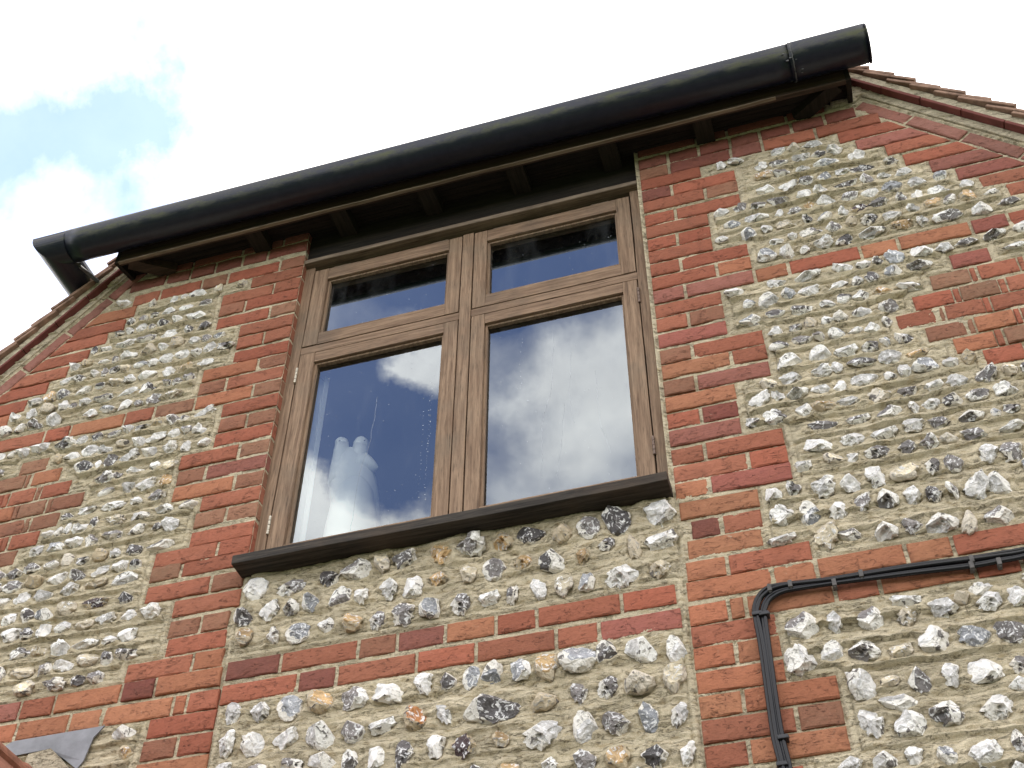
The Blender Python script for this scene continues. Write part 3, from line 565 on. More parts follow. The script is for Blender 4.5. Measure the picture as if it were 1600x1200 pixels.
def box(name, x0, x1, y0, y1, z0, z1, m, parent=None, bev=0.002, wob=0.0, nseg=1):
    bm = bmesh.new()
    bm_box(bm, x0, x1, y0, y1, z0, z1, bev)
    if wob:
        L = max((x1 - x0, 0), (z1 - z0, 2))
        ax = 0 if L[1] == 0 else 2
        for k in range(1, nseg):
            c = [0, 0, 0]
            n = [0, 0, 0]
            c[ax] = (x0 if ax == 0 else z0) + L[0] * k / nseg
            n[ax] = 1
            bmesh.ops.bisect_plane(bm, geom=bm.verts[:] + bm.edges[:] + bm.faces[:], plane_co=c, plane_no=n)
        for v in bm.verts:
            nn = noise.noise_vector(v.co * 5 + Vector((x0 * 9, z0 * 7, 1)))
            v.co += Vector((0 if ax == 0 else nn.x, nn.y, nn.z if ax == 0 else 0)) * wob
    return bm_obj(name, bm, m, parent)


def tube(name, pts, r, m, parent=None, seg=8, smooth=True):
    pts = [Vector(p) for p in pts]
    V, F = [], []
    up = Vector((0, -1, 0))
    for i, p in enumerate(pts):
        t = (pts[min(i + 1, len(pts) - 1)] - pts[max(i - 1, 0)]).normalized()
        a = t.cross(up)
        if a.length < 1e-3:
            a = t.cross(Vector((1, 0, 0)))
        a.normalize()
        b = t.cross(a)
        for k in range(seg):
            an = 2 * math.pi * k / seg
            V.append(p + (a * math.cos(an) + b * math.sin(an)) * r)
    for i in range(len(pts) - 1):
        for k in range(seg):
            k2 = (k + 1) % seg
            F.append((i * seg + k, i * seg + k2, (i + 1) * seg + k2, (i + 1) * seg + k))
    F.append(tuple(range(seg)))
    F.append(tuple((len(pts) - 1) * seg + k for k in reversed(range(seg))))
    return mesh_obj(name, V, F, m, parent, smooth)


def lathe(name, prof, loc, m, parent=None, seg=28, lean=(0, 0)):
    V, F = [], []
    z0 = prof[0][1]
    zr = prof[-1][1] - z0 or 1
    for (r, z) in prof:
        t = (z - z0) / zr
        for k in range(seg):
            a = 2 * math.pi * k / seg
            V.append((loc[0] + r * math.cos(a) + lean[0] * t, loc[1] + r * math.sin(a) + lean[1] * t, loc[2] + z))
    n = len(prof)
    for i in range(n - 1):
        for k in range(seg):
            k2 = (k + 1) % seg
            F.append((i * seg + k, i * seg + k2, (i + 1) * seg + k2, (i + 1) * seg + k))
    F.append(tuple(reversed(range(seg))))
    F.append(tuple((n - 1) * seg + k for k in range(seg)))
    return mesh_obj(name, V, F, m, parent, True)


def catmull(pts, n=6):
    pts = [Vector(p) for p in pts]
    out = []
    for i in range(len(pts) - 1):
        p0, p1, p2, p3 = pts[max(i - 1, 0)], pts[i], pts[i + 1], pts[min(i + 2, len(pts) - 1)]
        for k in range(n):
            t = k / n
            out.append(0.5 * ((2 * p1) + (p2 - p0) * t + (2 * p0 - 5 * p1 + 4 * p2 - p3) * t * t + (3 * p1 - p0 - 3 * p2 + p3) * t ** 3))
    out.append(pts[-1])
    return out


# ------------------------------------------------------------------ ground
mesh_obj('ground', [(-400, -400, 0), (400, -400, 0), (400, 400, 0), (-400, 400, 0)], [(0, 1, 2, 3)], M['grass'])['kind'] = 'structure'
mesh_obj('path', [(-6, -6, .004), (6, -6, .004), (6, -0.01, .004), (-6, -0.01, .004)], [(0, 1, 2, 3)], M['paving'])['kind'] = 'structure'

# ------------------------------------------------------------------ the house
house = empty('brick_house', (-0.68, 0, 0))
tag(house, 'brick and knapped flint gable end with an oak casement window under the eaves', 'house')
house_inv = Matrix.Translation((0.68, 0, 0))


def under(o, parent):
    """parent keeping the world position"""
    o.parent = parent
    o.matrix_parent_inverse = parent.matrix_world.inverted()
    return o


bpy.context.view_layer.update()
WX0, WX1, WZ0 = -3.0, 1.9, 2.62
WIN = (-1.343, -0.008, 3.985, 5.72)          # the window opening


def verge_r(x):
    return 5.666 - 1.12 * (x - .9)


def verge_l(x):
    return 5.575 + 1.13 * (x + 2.3)


def wall_top(x):
    return np.minimum(np.minimum(verge_r(x), verge_l(x)), 5.80)


# --- lattice noise for the mortar surface
def vnoise(x, y, seed):
    r = np.random.default_rng(seed)
    g = r.random((256, 256))
    xi = np.floor(x).astype(int)
    yi = np.floor(y).astype(int)
    fx = x - xi
    fy = y - yi
    fx = fx * fx * (3 - 2 * fx)
    fy = fy * fy * (3 - 2 * fy)
    a = g[yi % 256, xi % 256]
    b = g[yi % 256, (xi + 1) % 256]
    c = g[(yi + 1) % 256, xi % 256]
    d = g[(yi + 1) % 256, (xi + 1) % 256]
    return (a * (1 - fx) + b * fx) * (1 - fy) + (c * (1 - fx) + d * fx) * fy - 0.5


def fbm(x, y, seed, o=4):
    s = 0
    for i in range(o):
        s = s + vnoise(x * 2 ** i, y * 2 ** i, seed + i) / 2 ** i
    return s


# --- every brick as a quadrilateral (bl, br, tr, tl) with its tone
quads = []
for (a, b, c, d, t) in BRICKS:
    quads.append(((a, c), (b, c), (b, d), (a, d), t))


def slope_low_r(x):
    return 5.500 - 1.108 * (x - .9)


def slope_low_l(x):
    return 5.415 + 1.13 * (x + 2.3)


for (side, x, z) in STEPS:
    h = 0.061
    if side == 'R':
        xb = .9 - (z - 5.500) / 1.108 - .005
        xt = .9 - (z + h - 5.500) / 1.108 - .005
        if xb - x > .3:
            xm = x + .215
            quads.append(((x, z), (xm - .005, z), (xm - .005, z + h), (x, z + h), 'r'))
            x = xm + .005
        quads.append(((x, z), (xb, z), (xt, z + h), (x, z + h), random.choice('rrrrp')))
    else:
        xb = -2.3 + (z - 5.415) / 1.13 + .005
        xt = -2.3 + (z + h - 5.415) / 1.13 + .005
        quads.append(((xb, z), (x, z), (x, z + h), (xt, z + h), random.choice('rrrro')))


def slope_course():
    # the course of bricks laid along each verge
    for side in (0, 1):
        ang = math.atan(1.108 if side == 0 else 1.13)
        c, s = math.cos(ang), math.sin(ang)
        x = .80 if side == 0 else -2.04
        for k in range(7):
            L = .213
            if side == 0:
                p0 = Vector((x, slope_low_r(x) + .012))
                d = Vector((c, -s))
                n = Vector((s, c))
            else:
                p0 = Vector((x, slope_low_l(x) + .012))
                d = Vector((-c, -s))
                n = Vector((-s, c))
            p1 = p0 + d * L
            q0, q1 = p0 + n * .052, p1 + n * .052
            if side == 0:
                quads.append(((p0.x, p0.y), (p1.x, p1.y), (q1.x, q1.y), (q0.x, q0.y), 'P'))
            else:
                quads.append(((p1.x, p1.y), (p0.x, p0.y), (q0.x, q0.y), (q1.x, q1.y), 'P'))
            x = (p1 + d * .010).x


slope_course()

TONES = {'r': (0.325, 0.112, 0.068), 'o': (0.375, 0.155, 0.085), 'b': (0.27, 0.135, 0.085), 'p': (0.29, 0.108, 0.084),
         'd': (0.20, 0.07, 0.055), 'P': (0.27, 0.12, 0.095)}

# --- brick meshes: rounded, slightly uneven, eight of each length sharing data
def brick_mesh(corners, nx, nz, depth, seed, name='brick'):
    bl, br, tr, tl = [Vector(c) for c in corners]
    V, F = [], []
    r = 0.0035

    def P(u, v):
        return (bl * (1 - u) + br * u) * (1 - v) + (tl * (1 - u) + tr * u) * v

    w = (br - bl).length
    h = (tl - bl).length
    so = Vector((seed * 3.7, seed * 1.3, 0))
    idx = {}
    for j in range(nz + 1):
        for i in range(nx + 1):
            u = r / w + (1 - 2 * r / w) * i / nx
            v = r / h + (1 - 2 * r / h) * j / nz
            p = P(u, v)
            q = Vector((p.x, p.y, 0)) + so
            edge = (i in (0, nx)) + (j in (0, nz))
            y = -0.0016 * noise.noise(q * 34) - 0.0011 * noise.noise(q * 110)
            if edge:
                y += 0.0008 + max(0, noise.noise(q * 60)) * 0.004
            if edge == 2:
                y += 0.003 * abs(noise.noise(q * 15)) + .001
            idx[i, j] = len(V)
            V.append((p.x + 0.0022 * noise.noise(q * 34 + Vector((9, 0, 0))) * bool(edge), y,
                      p.y + 0.0030 * noise.noise(q * 26 + Vector((0, 9, 0))) * bool(edge)))
    for j in range(nz):
        for i in range(nx):
            F.append((idx[i, j], idx[i + 1, j], idx[i + 1, j + 1], idx[i, j + 1]))
    loop = [(i, 0) for i in range(nx + 1)] + [(nx, j) for j in range(1, nz + 1)] + \
           [(i, nz) for i in range(nx - 1, -1, -1)] + [(0, j) for j in range(nz - 1, 0, -1)]
    rings = [[idx[k] for k in loop]]
    cen = P(.5, .5)
    for dy in (0.0042, depth):
        ring = []
        for (i, j) in loop:
            p = P(i / nx, j / nz)
            q = Vector((p.x, p.y, dy)) + so
            ring.append(len(V))
            V.append((p.x + 0.0012 * noise.noise(q * 50), dy, p.y + 0.0014 * noise.noise(q * 38)))
        rings.append(ring)
    for a, b in zip(rings, rings[1:]):
        n = len(a)
        for k in range(n):
            F.append((a[k], b[k], b[(k + 1) % n], a[(k + 1) % n]))
    me = bpy.data.meshes.new(name)
    me.from_pydata(V, [], F)
    me.materials.append(M['brick'])
    me.update()
    return me


LIB = {}
for cls, L in (('s', .215), ('m', .16), ('h', .103), ('q', .05), ('c', .017)):
    nx = max(2, int(L / .016))
    LIB[cls] = (L, [brick_mesh(((-L / 2, -.0305), (L / 2, -.0305), (L / 2, .0305), (-L / 2, .0305)), nx, 4, .10, k + 1)
                    for k in range(8 if cls != 'c' else 3)])

wall = None


def build_bricks(parent):
    n = 0
    for (bl, br, tr, tl, t) in quads:
        rect = abs(bl[1] - br[1]) < 1e-4 and abs(tl[0] - bl[0]) < 1e-4 and abs(tr[0] - br[0]) < 1e-4
        cx = (bl[0] + br[0] + tr[0] + tl[0]) / 4
        cz = (bl[1] + br[1] + tr[1] + tl[1]) / 4
        if rect:
            w = br[0] - bl[0]
            h = tl[1] - bl[1]
            cls = min(LIB, key=lambda c: abs(LIB[c][0] - w))
            L, ms = LIB[cls]
            o = bpy.data.objects.new('brick', random.choice(ms))
            o.scale = (w / L, 1, h / .061)
            o.rotation_euler = (0, random.gauss(0, .004), 0)
        else:
            me = brick_mesh([(p[0] - cx, p[1] - cz) for p in (bl, br, tr, tl)], 12, 4, .10, n + 20)
            o = bpy.data.objects.new('brick', me)
        dy = random.uniform(-.002, .0025)
        if t == 'P':
            dy += .001
        o.location = (cx, dy, cz)
        c = TONES[t]
        k = random.uniform(.82, 1.16)
        g = random.uniform(.9, 1.12)
        o.color = (c[0] * k, c[1] * k * g, c[2] * k * g, 1)
        link(o)
        under(o, parent)
        n += 1
    return n


# --- flints
FL_TONE = {  # cut colour, cortex warmth
    'w': ((0.52, 0.50, 0.48), 0.03), 'g': ((0.22, 0.225, 0.24), 0.1), 'd': ((0.07, 0.062, 0.062), 0.15),
    'k': ((0.04, 0.02, 0.022), 0.9), 'm': ((0.15, 0.135, 0.13), 0.12), 't': ((0.38, 0.25, 0.12), 0.95),
    'c': ((0.50, 0.43, 0.31), 0.65), 'o': ((0.42, 0.17, 0.05), 0.9)}


def flint_geo(seed, sub, style):
    """style: 0 knapped face, 1 craggy, 2 smooth nodule"""
    bm = bmesh.new()
    bmesh.ops.create_icosphere(bm, subdivisions=sub, radius=1.0)
    r = random.Random(seed)
    off = Vector((r.uniform(-50, 50), r.uniform(-50, 50), r.uniform(-50, 50)))
    cuts = []
    nc = {0: r.randint(2, 4), 1: r.randint(2, 3), 2: r.randint(0, 1)}[style]
    for k in range(nc):
        n = Vector((r.uniform(-1, 1), r.uniform(-1.7, -.25), r.uniform(-1, 1))).normalized()
        cuts.append((n, r.uniform(.38, .72), k == 0 or r.random() < .55))
    for k in range({0: 5, 1: 4, 2: 1}[style]):
        n = Vector((r.uniform(-1, 1), r.uniform(-1.0, -.05), r.uniform(-1, 1))).normalized()
        cuts.append((n, r.uniform(.58, .84), None))
    vs = []
    cut = []
    for v in bm.verts:
        p = v.co.copy()
        # lumpy, irregular outline
        k = 1 + .34 * noise.noise(p * 1.1 + off) + .26 * noise.noise(p * 2.3 + off)
        if style == 1:
            k += .55 * (abs(noise.noise(p * 2.2 + off * 2)) - .2) + .20 * noise.noise(p * 5.5 + off)
        elif style == 0:
            k += .16 * noise.noise(p * 4.5 + off)
        p *= k
        f = 0.0
        for (n, d, dk) in cuts:
            e = p.dot(n) - d
            if e > 0:
                # conchoidal scoop with a ripple
                q = p - n * e
                if dk is None:
                    p = q
                    continue
                rad = (q - n * d).length
                p = q - n * (0.16 * max(0, .8 - rad)) + n * .025 * math.sin(rad * 22 + seed)
                f = 1.0 if dk else max(f, 0.25)
        if style == 1:
            # pits
            pit = noise.noise(p * 2.9 + off * 3)
            if pit > .22:
                p *= 1 - (pit - .22) * 1.8
                f = max(f, min(1, (pit - .22) * 5))
        vs.append(p)
        cut.append(f)
    faces = [[v.index for v in f.verts] for f in bm.faces]
    bm.free()
    xs = [v.x for v in vs]
    zs = [v.z for v in vs]
    sx = 2 / (max(xs) - min(xs))
    sz = 2 / (max(zs) - min(zs))
    cx = (max(xs) + min(xs)) / 2
    cz = (max(zs) + min(zs)) / 2
    vs = [Vector(((v.x - cx) * sx, v.y, (v.z - cz) * sz)) for v in vs]
    return vs, faces, cut


def flint_mesh(geo, name='flint'):
    vs, faces, cut = geo
    me = bpy.data.meshes.new(name)
    me.from_pydata([tuple(v) for v in vs], [], faces)
    me.materials.append(M['flint'])
    a = me.attributes.new('cut', 'FLOAT', 'POINT')
    a.data.foreach_set('value', cut)
    t = me.attributes.new('tint', 'FLOAT_COLOR', 'POINT')
    t.data.foreach_set('color', [1.0] * (4 * len(vs)))
    me.update()
    return me


STY = {'w': (0, 1, 1), 'g': (0, 0, 2), 'd': (0, 0, 1), 'k': (0, 1), 'm': (1, 1, 0), 't': (2, 1), 'c': (2, 2, 1), 'o': (2,)}
GEO_HI = {s: [flint_geo(100 * s + k, 3, s) for k in range(9 if s < 2 else 5)] for s in (0, 1, 2)}
GEO_LO = {s: [flint_geo(700 + 100 * s + k, 2, s) for k in range(8)] for s in (0, 1, 2)}
MESH_HI = {s: [flint_mesh(g) for g in GEO_HI[s]] for s in GEO_HI}

# --- where the bricks are, as a raster at 4 mm
RS = 0.004
NX = int(round((WX1 - WX0) / RS))
NZ = int(round((5.86 - WZ0) / RS))
gx = WX0 + np.arange(NX + 1) * RS
gz = WZ0 + np.arange(NZ + 1) * RS
GX, GZ = np.meshgrid(gx, gz)
bmask = np.zeros(GX.shape, bool)


def fill_quad(maskarr, q, grow):
    pts = [Vector(p) for p in q]
    x0, x1 = min(p.x for p in pts) - grow, max(p.x for p in pts) + grow
    z0, z1 = min(p.y for p in pts) - grow, max(p.y for p in pts) + grow
    i0, i1 = max(0, int((x0 - WX0) / RS)), min(NX, int((x1 - WX0) / RS) + 1)
    j0, j1 = max(0, int((z0 - WZ0) / RS)), min(NZ, int((z1 - WZ0) / RS) + 1)
    if i1 <= i0 or j1 <= j0:
        return
    X = GX[j0:j1 + 1, i0:i1 + 1]
    Z = GZ[j0:j1 + 1, i0:i1 + 1]
    ok = np.ones(X.shape, bool)
    for a, b in zip(pts, pts[1:] + pts[:1]):
        d = (b - a).normalized()
        ok &= ((X - a.x) * (-d.y) + (Z - a.y) * d.x) > -grow
    maskarr[j0:j1 + 1, i0:i1 + 1] |= ok


for q in quads:
    fill_quad(bmask, q[:4], .0075)


def dil(m, n):
    m = m.copy()
    for _ in range(n):
        a = m.copy()
        a[1:] |= m[:-1]
        a[:-1] |= m[1:]
        a[:, 1:] |= m[:, :-1]
        a[:, :-1] |= m[:, 1:]
        m = a
    return m


near = dil(bmask, 5)
near1 = dil(bmask, 4)


def brick_at(x, z, hw, hh):
    i0, i1 = int((x - hw - WX0) / RS), int((x + hw - WX0) / RS)
    j0, j1 = int((z - hh - WZ0) / RS), int((z + hh - WZ0) / RS)
    if i0 < 0 or j0 < 0 or i1 >= NX or j1 >= NZ:
        return True
    return bool(bmask[j0:j1 + 1, i0:i1 + 1].any())


def zb(k, x):
    """bottom of course k at x"""
    a, b = ZR[k], ZL[k]
    t = min(1, max(0, (x + 1.34) / 1.34))
    return b * (1 - t) + a * t


PITCH = 0.0704
fl = []          # (x, z, w, h, tone)
for (x, z, w, h, t) in FLINTS:
    fl.append((x, z, w * 1.1, h * 1.05, t))
cells = {}


def put(f):
    fl.append(f)


def clash(x, z, w, h):
    for (a, b, c, d, _) in fl:
        if abs(a - x) < (c + w) * .5 * .86 and abs(b - z) < (d + h) * .5 * .78:
            return True
    return False


r2 = random.Random(5)
for k in range(-1, 42):
    x = WX0 + .03
    while x < WX1 - .04:
        w = min(.098, max(.034, r2.gauss(.063, .017)))
        h = min(.062, max(.030, r2.gauss(.046, .008)))
        if k > 24:
            w *= 1.12
            h *= 1.08
        cx = x + w / 2
        cz = zb(k, cx) + .031 + r2.uniform(-.006, .006)
        x += w * r2.uniform(.90, 1.28)
        if cx > -1.36 and cx < .01 and cz < 5.75:
            continue                                # the panel under the window is placed stone by stone
        if cz > min(verge_r(cx), verge_l(cx)) - .15 or cz > 5.55:
            continue
        if cx < -1.62 and cz < 3.54 and cx > -2.05:
            if cz - 3.54 > (cx + 1.70) * 2:
                continue
        if -2.04 < cx < -1.675 and cz < 3.53 and cz > 3.36:
            continue
        if brick_at(cx, cz, w * .46, h * .5):
            w *= .7
            if brick_at(cx, cz, w * .5, h * .46):
                continue
        if clash(cx, cz, w, h):
            continue
        t = r2.choices('wgdmtck', (52, 7, 7, 22, 4, 8, .5))[0]
        put((cx, cz, w, h, t))
# below the picture the panel under the window goes on in rows
z = 3.20
while z > WZ0:
    x = -1.32
    while x < -.05:
        w = r2.uniform(.05, .08)
        h = r2.uniform(.05, .07)
        if not clash(x + w / 2, z, w, h) and not brick_at(x + w / 2, z, w / 2, h / 2):
            put((x + w / 2, z, w, h, r2.choices('wgdmtck', (30, 10, 10, 30, 8, 12, 1))[0]))
        x += w + r2.uniform(.015, .04)
    z -= .074


# --- mortar: one relief sheet between and behind the bricks and flints
def build_mortar(parent):
    warp = vnoise(GX * 7, GZ * 3, 3) * .012 + vnoise(GX * 21, GZ * 8, 4) * .006
    tt = np.clip((GX + 1.34) / 1.34, 0, 1)
    ks = np.arange(-1, 42)
    zr = np.array([ZR[k] for k in ks])
    zl = np.array([ZL[k] for k in ks])
    zo = GZ + warp + .004
    # phase of each point inside its course (0 bottom, 1 top)
    pr = np.interp(-zo, -zr, ks.astype(float))
    pl = np.interp(-zo, -zl, ks.astype(float))
    ph = pl * (1 - tt) + pr * tt
    t = np.ceil(ph) - ph
    fb = fbm(GX * 14, GZ * 22, 11)
    stroke = fbm(GX * 5 + 40, GZ * 110 + warp * 60, 21, 3)
    saw = .0105 * (1 - t) ** 1.4 - .002
    amp = .75 + 1.0 * vnoise(GX * 3.1, GZ * 5, 31)
    h = -.006 + saw * 1.6 * amp + .008 * fb + .007 * stroke
    # a second, thinner trowel lip part way up most courses
    t2 = (t + .45 + .18 * vnoise(GX * 6, GZ * 2, 44)) % 1.0
    h += .0045 * np.clip(1 - t2 * 1.3, 0, 1) * (vnoise(GX * 4.3, GZ * 14, 55) > -.15)
    pan = (GX > -1.36) & (GX < -.0) & (GZ < 4.0)
    hp = -.006 + .007 * (1 - t) ** 2 * amp + .014 * fb + .006 * stroke
    h = np.where(pan, hp, h)
    for (x, z, w, hh, _) in fl:
        i0, i1 = max(0, int((x - w - WX0) / RS)), min(NX, int((x + w - WX0) / RS) + 1)
        j0, j1 = max(0, int((z - hh - WZ0) / RS)), min(NZ, int((z + hh - WZ0) / RS) + 1)
        X = GX[j0:j1 + 1, i0:i1 + 1]
        Z = GZ[j0:j1 + 1, i0:i1 + 1]
        d = np.sqrt(((X - x) / (w * .56)) ** 2 + ((Z - z) / (hh * .56)) ** 2)
        h[j0:j1 + 1, i0:i1 + 1] += .0055 * np.exp(-((d - 1.05) / .28) ** 2) - .004 * np.exp(-(d / .8) ** 2)
    strip = near & ~bmask
    h = np.where(strip, -.0025 + .0012 * fb - .005 * (near & ~near1), h)
    jd = .0075 + .004 * vnoise(GX * 9, GZ * 9, 61)
    h = np.where(bmask, -jd + .004 * fb + .002 * stroke, h)
    # open joint either side of the panel under the window
    for xe in (-1.352, -.006):
        h -= .006 * np.exp(-((GX - xe) / .005) ** 2) * (GZ < 4.0)
    h += .0022 * (rng.random(GX.shape) - .5)
    keep = (GZ <= wall_top(GX) + .004)
    keep &= ~((GX > WIN[0] + .006) & (GX < WIN[1] - .006) & (GZ > WIN[2] + .004))
    cellk = keep[:-1, :-1] & keep[1:, :-1] & keep[:-1, 1:] & keep[1:, 1:]
    N1 = NX + 1
    jj, ii = np.nonzero(cellk)
    a = jj * N1 + ii
    f = np.stack([a, a + 1, a + N1 + 1, a + N1], 1)
    used = np.unique(f)
    remap = np.full(GX.size, -1)
    remap[used] = np.arange(len(used))
    f = remap[f].astype(np.int32)
    co = np.stack([GX.ravel()[used], -h.ravel()[used], GZ.ravel()[used]], 1).astype(np.float32)
    me = bpy.data.meshes.new('mortar')
    me.vertices.add(len(co))
    me.vertices.foreach_set('co', co.ravel())
    me.loops.add(f.size)
    me.loops.foreach_set('vertex_index', f.ravel())
    me.polygons.add(len(f))
    me.polygons.foreach_set('loop_start', np.arange(0, f.size, 4, dtype=np.int32))
    me.polygons.foreach_set('loop_total', np.full(len(f), 4, np.int32))
    me.materials.append(M['mortar'])
    me.update(calc_edges=True)
    me.validate()
    o = link(bpy.data.objects.new('mortar', me))
    under(o, parent)


# the wall body behind the relief: a thick gable with the window opening left out
def gable_body():
    zt = lambda x: float(min(verge_r(x), verge_l(x), 5.80))
    xl, xr = -4.3, 3.1
    zl0 = verge_l(xl)
    zr0 = verge_r(xr)
    ztl = -2.3 + (5.80 - 5.575) / 1.13
    ztr = .9 - (5.80 - 5.672) / 1.11
    pieces = [
        [(xl, 0), (WIN[0], 0), (WIN[0], 5.80), (ztl, 5.80), (xl, zl0)],
        [(WIN[1], 0), (xr, 0), (xr, zr0), (ztr, 5.80), (WIN[1], 5.80)],
        [(WIN[0], 0), (WIN[1], 0), (WIN[1], WIN[2]), (WIN[0], WIN[2])],
        [(WIN[0], 5.53), (WIN[1], 5.53), (WIN[1], 5.80), (WIN[0], 5.80)],
    ]
    V, F = [], []
    for k, poly in enumerate(pieces):
        y0, y1 = (.016, .24)
        if k == 3:
            y0 = .09
        n = len(poly)
        b = len(V)
        e = .0005 * k
        V += [(x, y0 + e, z) for x, z in poly] + [(x, y1 + e, z) for x, z in poly]
        F.append(tuple(b + i for i in range(n)))
        F.append(tuple(b + n + i for i in reversed(range(n))))
        for i in range(n):
            j = (i + 1) % n
            F.append((b + i, b + n + i, b + n + j, b + j))
    return mesh_obj('wall', V, F, M['mortar'])


wall = under(gable_body(), house)
bpy.context.view_layer.update()
build_mortar(wall)
nb = build_bricks(wall)

# flints: the 300 that show largest as single stones, the rest joined
def seen(f):
    p = Vector((f[0], 0, f[1])) - cam.matrix_world.translation
    xc, yc, zc = p.dot(right), p.dot(down), p.dot(fwd)
    u, v = 800 + 2007.3 * xc / zc, 600 + 2007.3 * yc / zc
    inside = -20 < u < 1620 and -20 < v < 1220
    return (f[2] * f[3] / zc ** 2) if inside else 0


fl.sort(key=seen, reverse=True)
fr = random.Random(3)
JV, JF, JC, JT = [], [], [], []
for n, (x, z, w, h, t) in enumerate(fl):
    s = fr.choice(STY[t])
    colr, warm = FL_TONE[t]
    kk = fr.uniform(.7, 1.3)
    dep = fr.uniform(.34, .52) * min(w, h) + .004
    out = fr.uniform(.002, .008)
    rot = fr.uniform(-.35, .35)
    if t == 'k':
        rot = 0
    warm = min(1, max(0, warm + fr.uniform(-.08, .25)))
    if n < 300:
        o = bpy.data.objects.new('flint', fr.choice(MESH_HI[s]))
        o.location = (x, -out, z)
        o.scale = (w / 2, dep, h / 2)
        o.rotation_euler = (0, rot, 0)
        o.color = (colr[0] * kk, colr[1] * kk, colr[2] * kk, warm)
        link(o)
        under(o, wall)
    else:
        vs, fs, ct = fr.choice(GEO_LO[s])
        b = len(JV)
        cr, sr = math.cos(rot), math.sin(rot)
        for v in vs:
            a, c = v.x * w / 2, v.z * h / 2
            JV.append((x + a * cr + c * sr, -out + v.y * dep, z - a * sr + c * cr))
        JF += [[b + i for i in f] for f in fs]
        JC += ct
        JT += [colr[0] * kk, colr[1] * kk, colr[2] * kk, warm] * len(vs)
me = bpy.data.meshes.new('flint')
me.from_pydata(JV, [], JF)
me.materials.append(M['flint'])
me.attributes.new('cut', 'FLOAT', 'POINT').data.foreach_set('value', JC)
me.attributes.new('tint', 'FLOAT_COLOR', 'POINT').data.foreach_set('color', JT)
o = link(bpy.data.objects.new('small_flints', me))
o.color = (1, 1, 1, 1)
o['kind'] = 'stuff'
under(o, wall)
print('bricks', nb, 'flints', len(fl))

# ------------------------------------------------------------------ window
window = empty('window', (-.675, .05, 4.0))
under(window, house)
bpy.context.view_layer.update()
Wp = window


def wpart(o, label=None):
    under(o, window)
    if label:
        o['label'] = label
    return o


YF = .035
wpart(box('sill', -1.347, -.006, -.072, .09, 3.981, 4.013, M['sill'], bev=.0025, wob=.003, nseg=40), 'dark weathered projecting sill')
wpart(box('jamb', -1.343, -1.3045, YF, .115, 4.014, 5.497, M['wood_v'], wob=.0015, nseg=20))
wpart(box('jamb', -.0485, -.006, YF, .115, 4.014, 5.497, M['wood_v'], wob=.0015, nseg=20))
wpart(box('mullion', -.6945, -.6525, YF - .002, .112, 4.014, 5.474, M['wood_v'], wob=.001, nseg=16))
for (a, b) in ((-1.3035, -.6955), (-.6515, -.0495)):
    wpart(box('transom', a, b, YF + .001, .11, 4.9965, 5.033, M['wood_h'], wob=.001, nseg=10))
    wpart(box('bottom_rail', a, b, YF + .004, .11, 4.014, 4.035, M['wood_h']))
wpart(box('head', -1.3435, -.0062, .056, .12, 5.476, 5.4985, M['soffit']))  # dark board colour paints in the shadow under the drip moulding
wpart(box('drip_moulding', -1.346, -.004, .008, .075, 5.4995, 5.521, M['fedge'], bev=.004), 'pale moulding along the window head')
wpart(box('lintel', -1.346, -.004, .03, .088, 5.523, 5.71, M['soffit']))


def sash(x0, x1, z0, z1, gx0, gx1, gz0, gz1):
    y0, y1 = YF - .0005, .095
    s = wpart(box('sash', x0, gx0, y0, y1, z0, z1, M['wood_v'], wob=.001, nseg=14))
    wpart(box('sash', gx1, x1, y0, y1, z0, z1, M['wood_v'], wob=.001, nseg=14))
    wpart(box('rail', gx0 + .0005, gx1 - .0005, y0 + .001, y1, z0, gz0, M['wood_h'], wob=.001, nseg=10))
    wpart(box('rail', gx0 + .0005, gx1 - .0005, y0 + .001, y1, gz1, z1, M['wood_h'], wob=.001, nseg=10))
    # glazing beads, set back inside the opening
    bd = .009
    bm = bmesh.new()
    bm_box(bm, gx0 + .0005, gx0 + bd, y0 + .012, y0 + .027, gz0 + .0005, gz1 - .0005, .001)
    bm_box(bm, gx1 - bd, gx1 - .0005, y0 + .0122, y0 + .0272, gz0 + .0007, gz1 - .0007, .001)
    bm_box(bm, gx0 + bd + .0005, gx1 - bd - .0005, y0 + .0124, y0 + .0274, gz0 + .0005, gz0 + bd, .001)
    bm_box(bm, gx0 + bd + .0005, gx1 - bd - .0005, y0 + .0126, y0 + .0276, gz1 - bd, gz1 - .0005, .001)
    wpart(bm_obj('glazing_bead', bm, M['wood_v']))
    yp = y0 + .029
    g = mesh_obj('pane', [(gx0, yp, gz0), (gx1, yp, gz0), (gx1, yp, gz1), (gx0, yp, gz1)], [(0, 1, 2, 3)], M['glass'])
    wpart(g)
    return yp


yp = sash(-1.3005, -.6985, 5.037, 5.470, -1.243, -.750, 5.098, 5.408)
sash(-.6485, -.0525, 5.037, 5.470, -.600, -.103, 5.098, 5.408)
sash(-1.3005, -.6985, 4.037, 4.993, -1.243, -.750, 4.112, 4.944)
sash(-.6485, -.0525, 4.037, 4.993, -.600, -.103, 4.112, 4.944)


def hinge(x, z, m, L=.075):
    bm = bmesh.new()
    for k in range(4):
        r = bmesh.ops.create_cone(bm, cap_ends=True, segments=10, radius1=.0045, radius2=.0045, depth=L / 4 - .002)
        for v in r['verts']:
            v.co += Vector((x, YF - .004, z + (k - 1.5) * L / 4))
    wpart(bm_obj('hinge', bm, m))


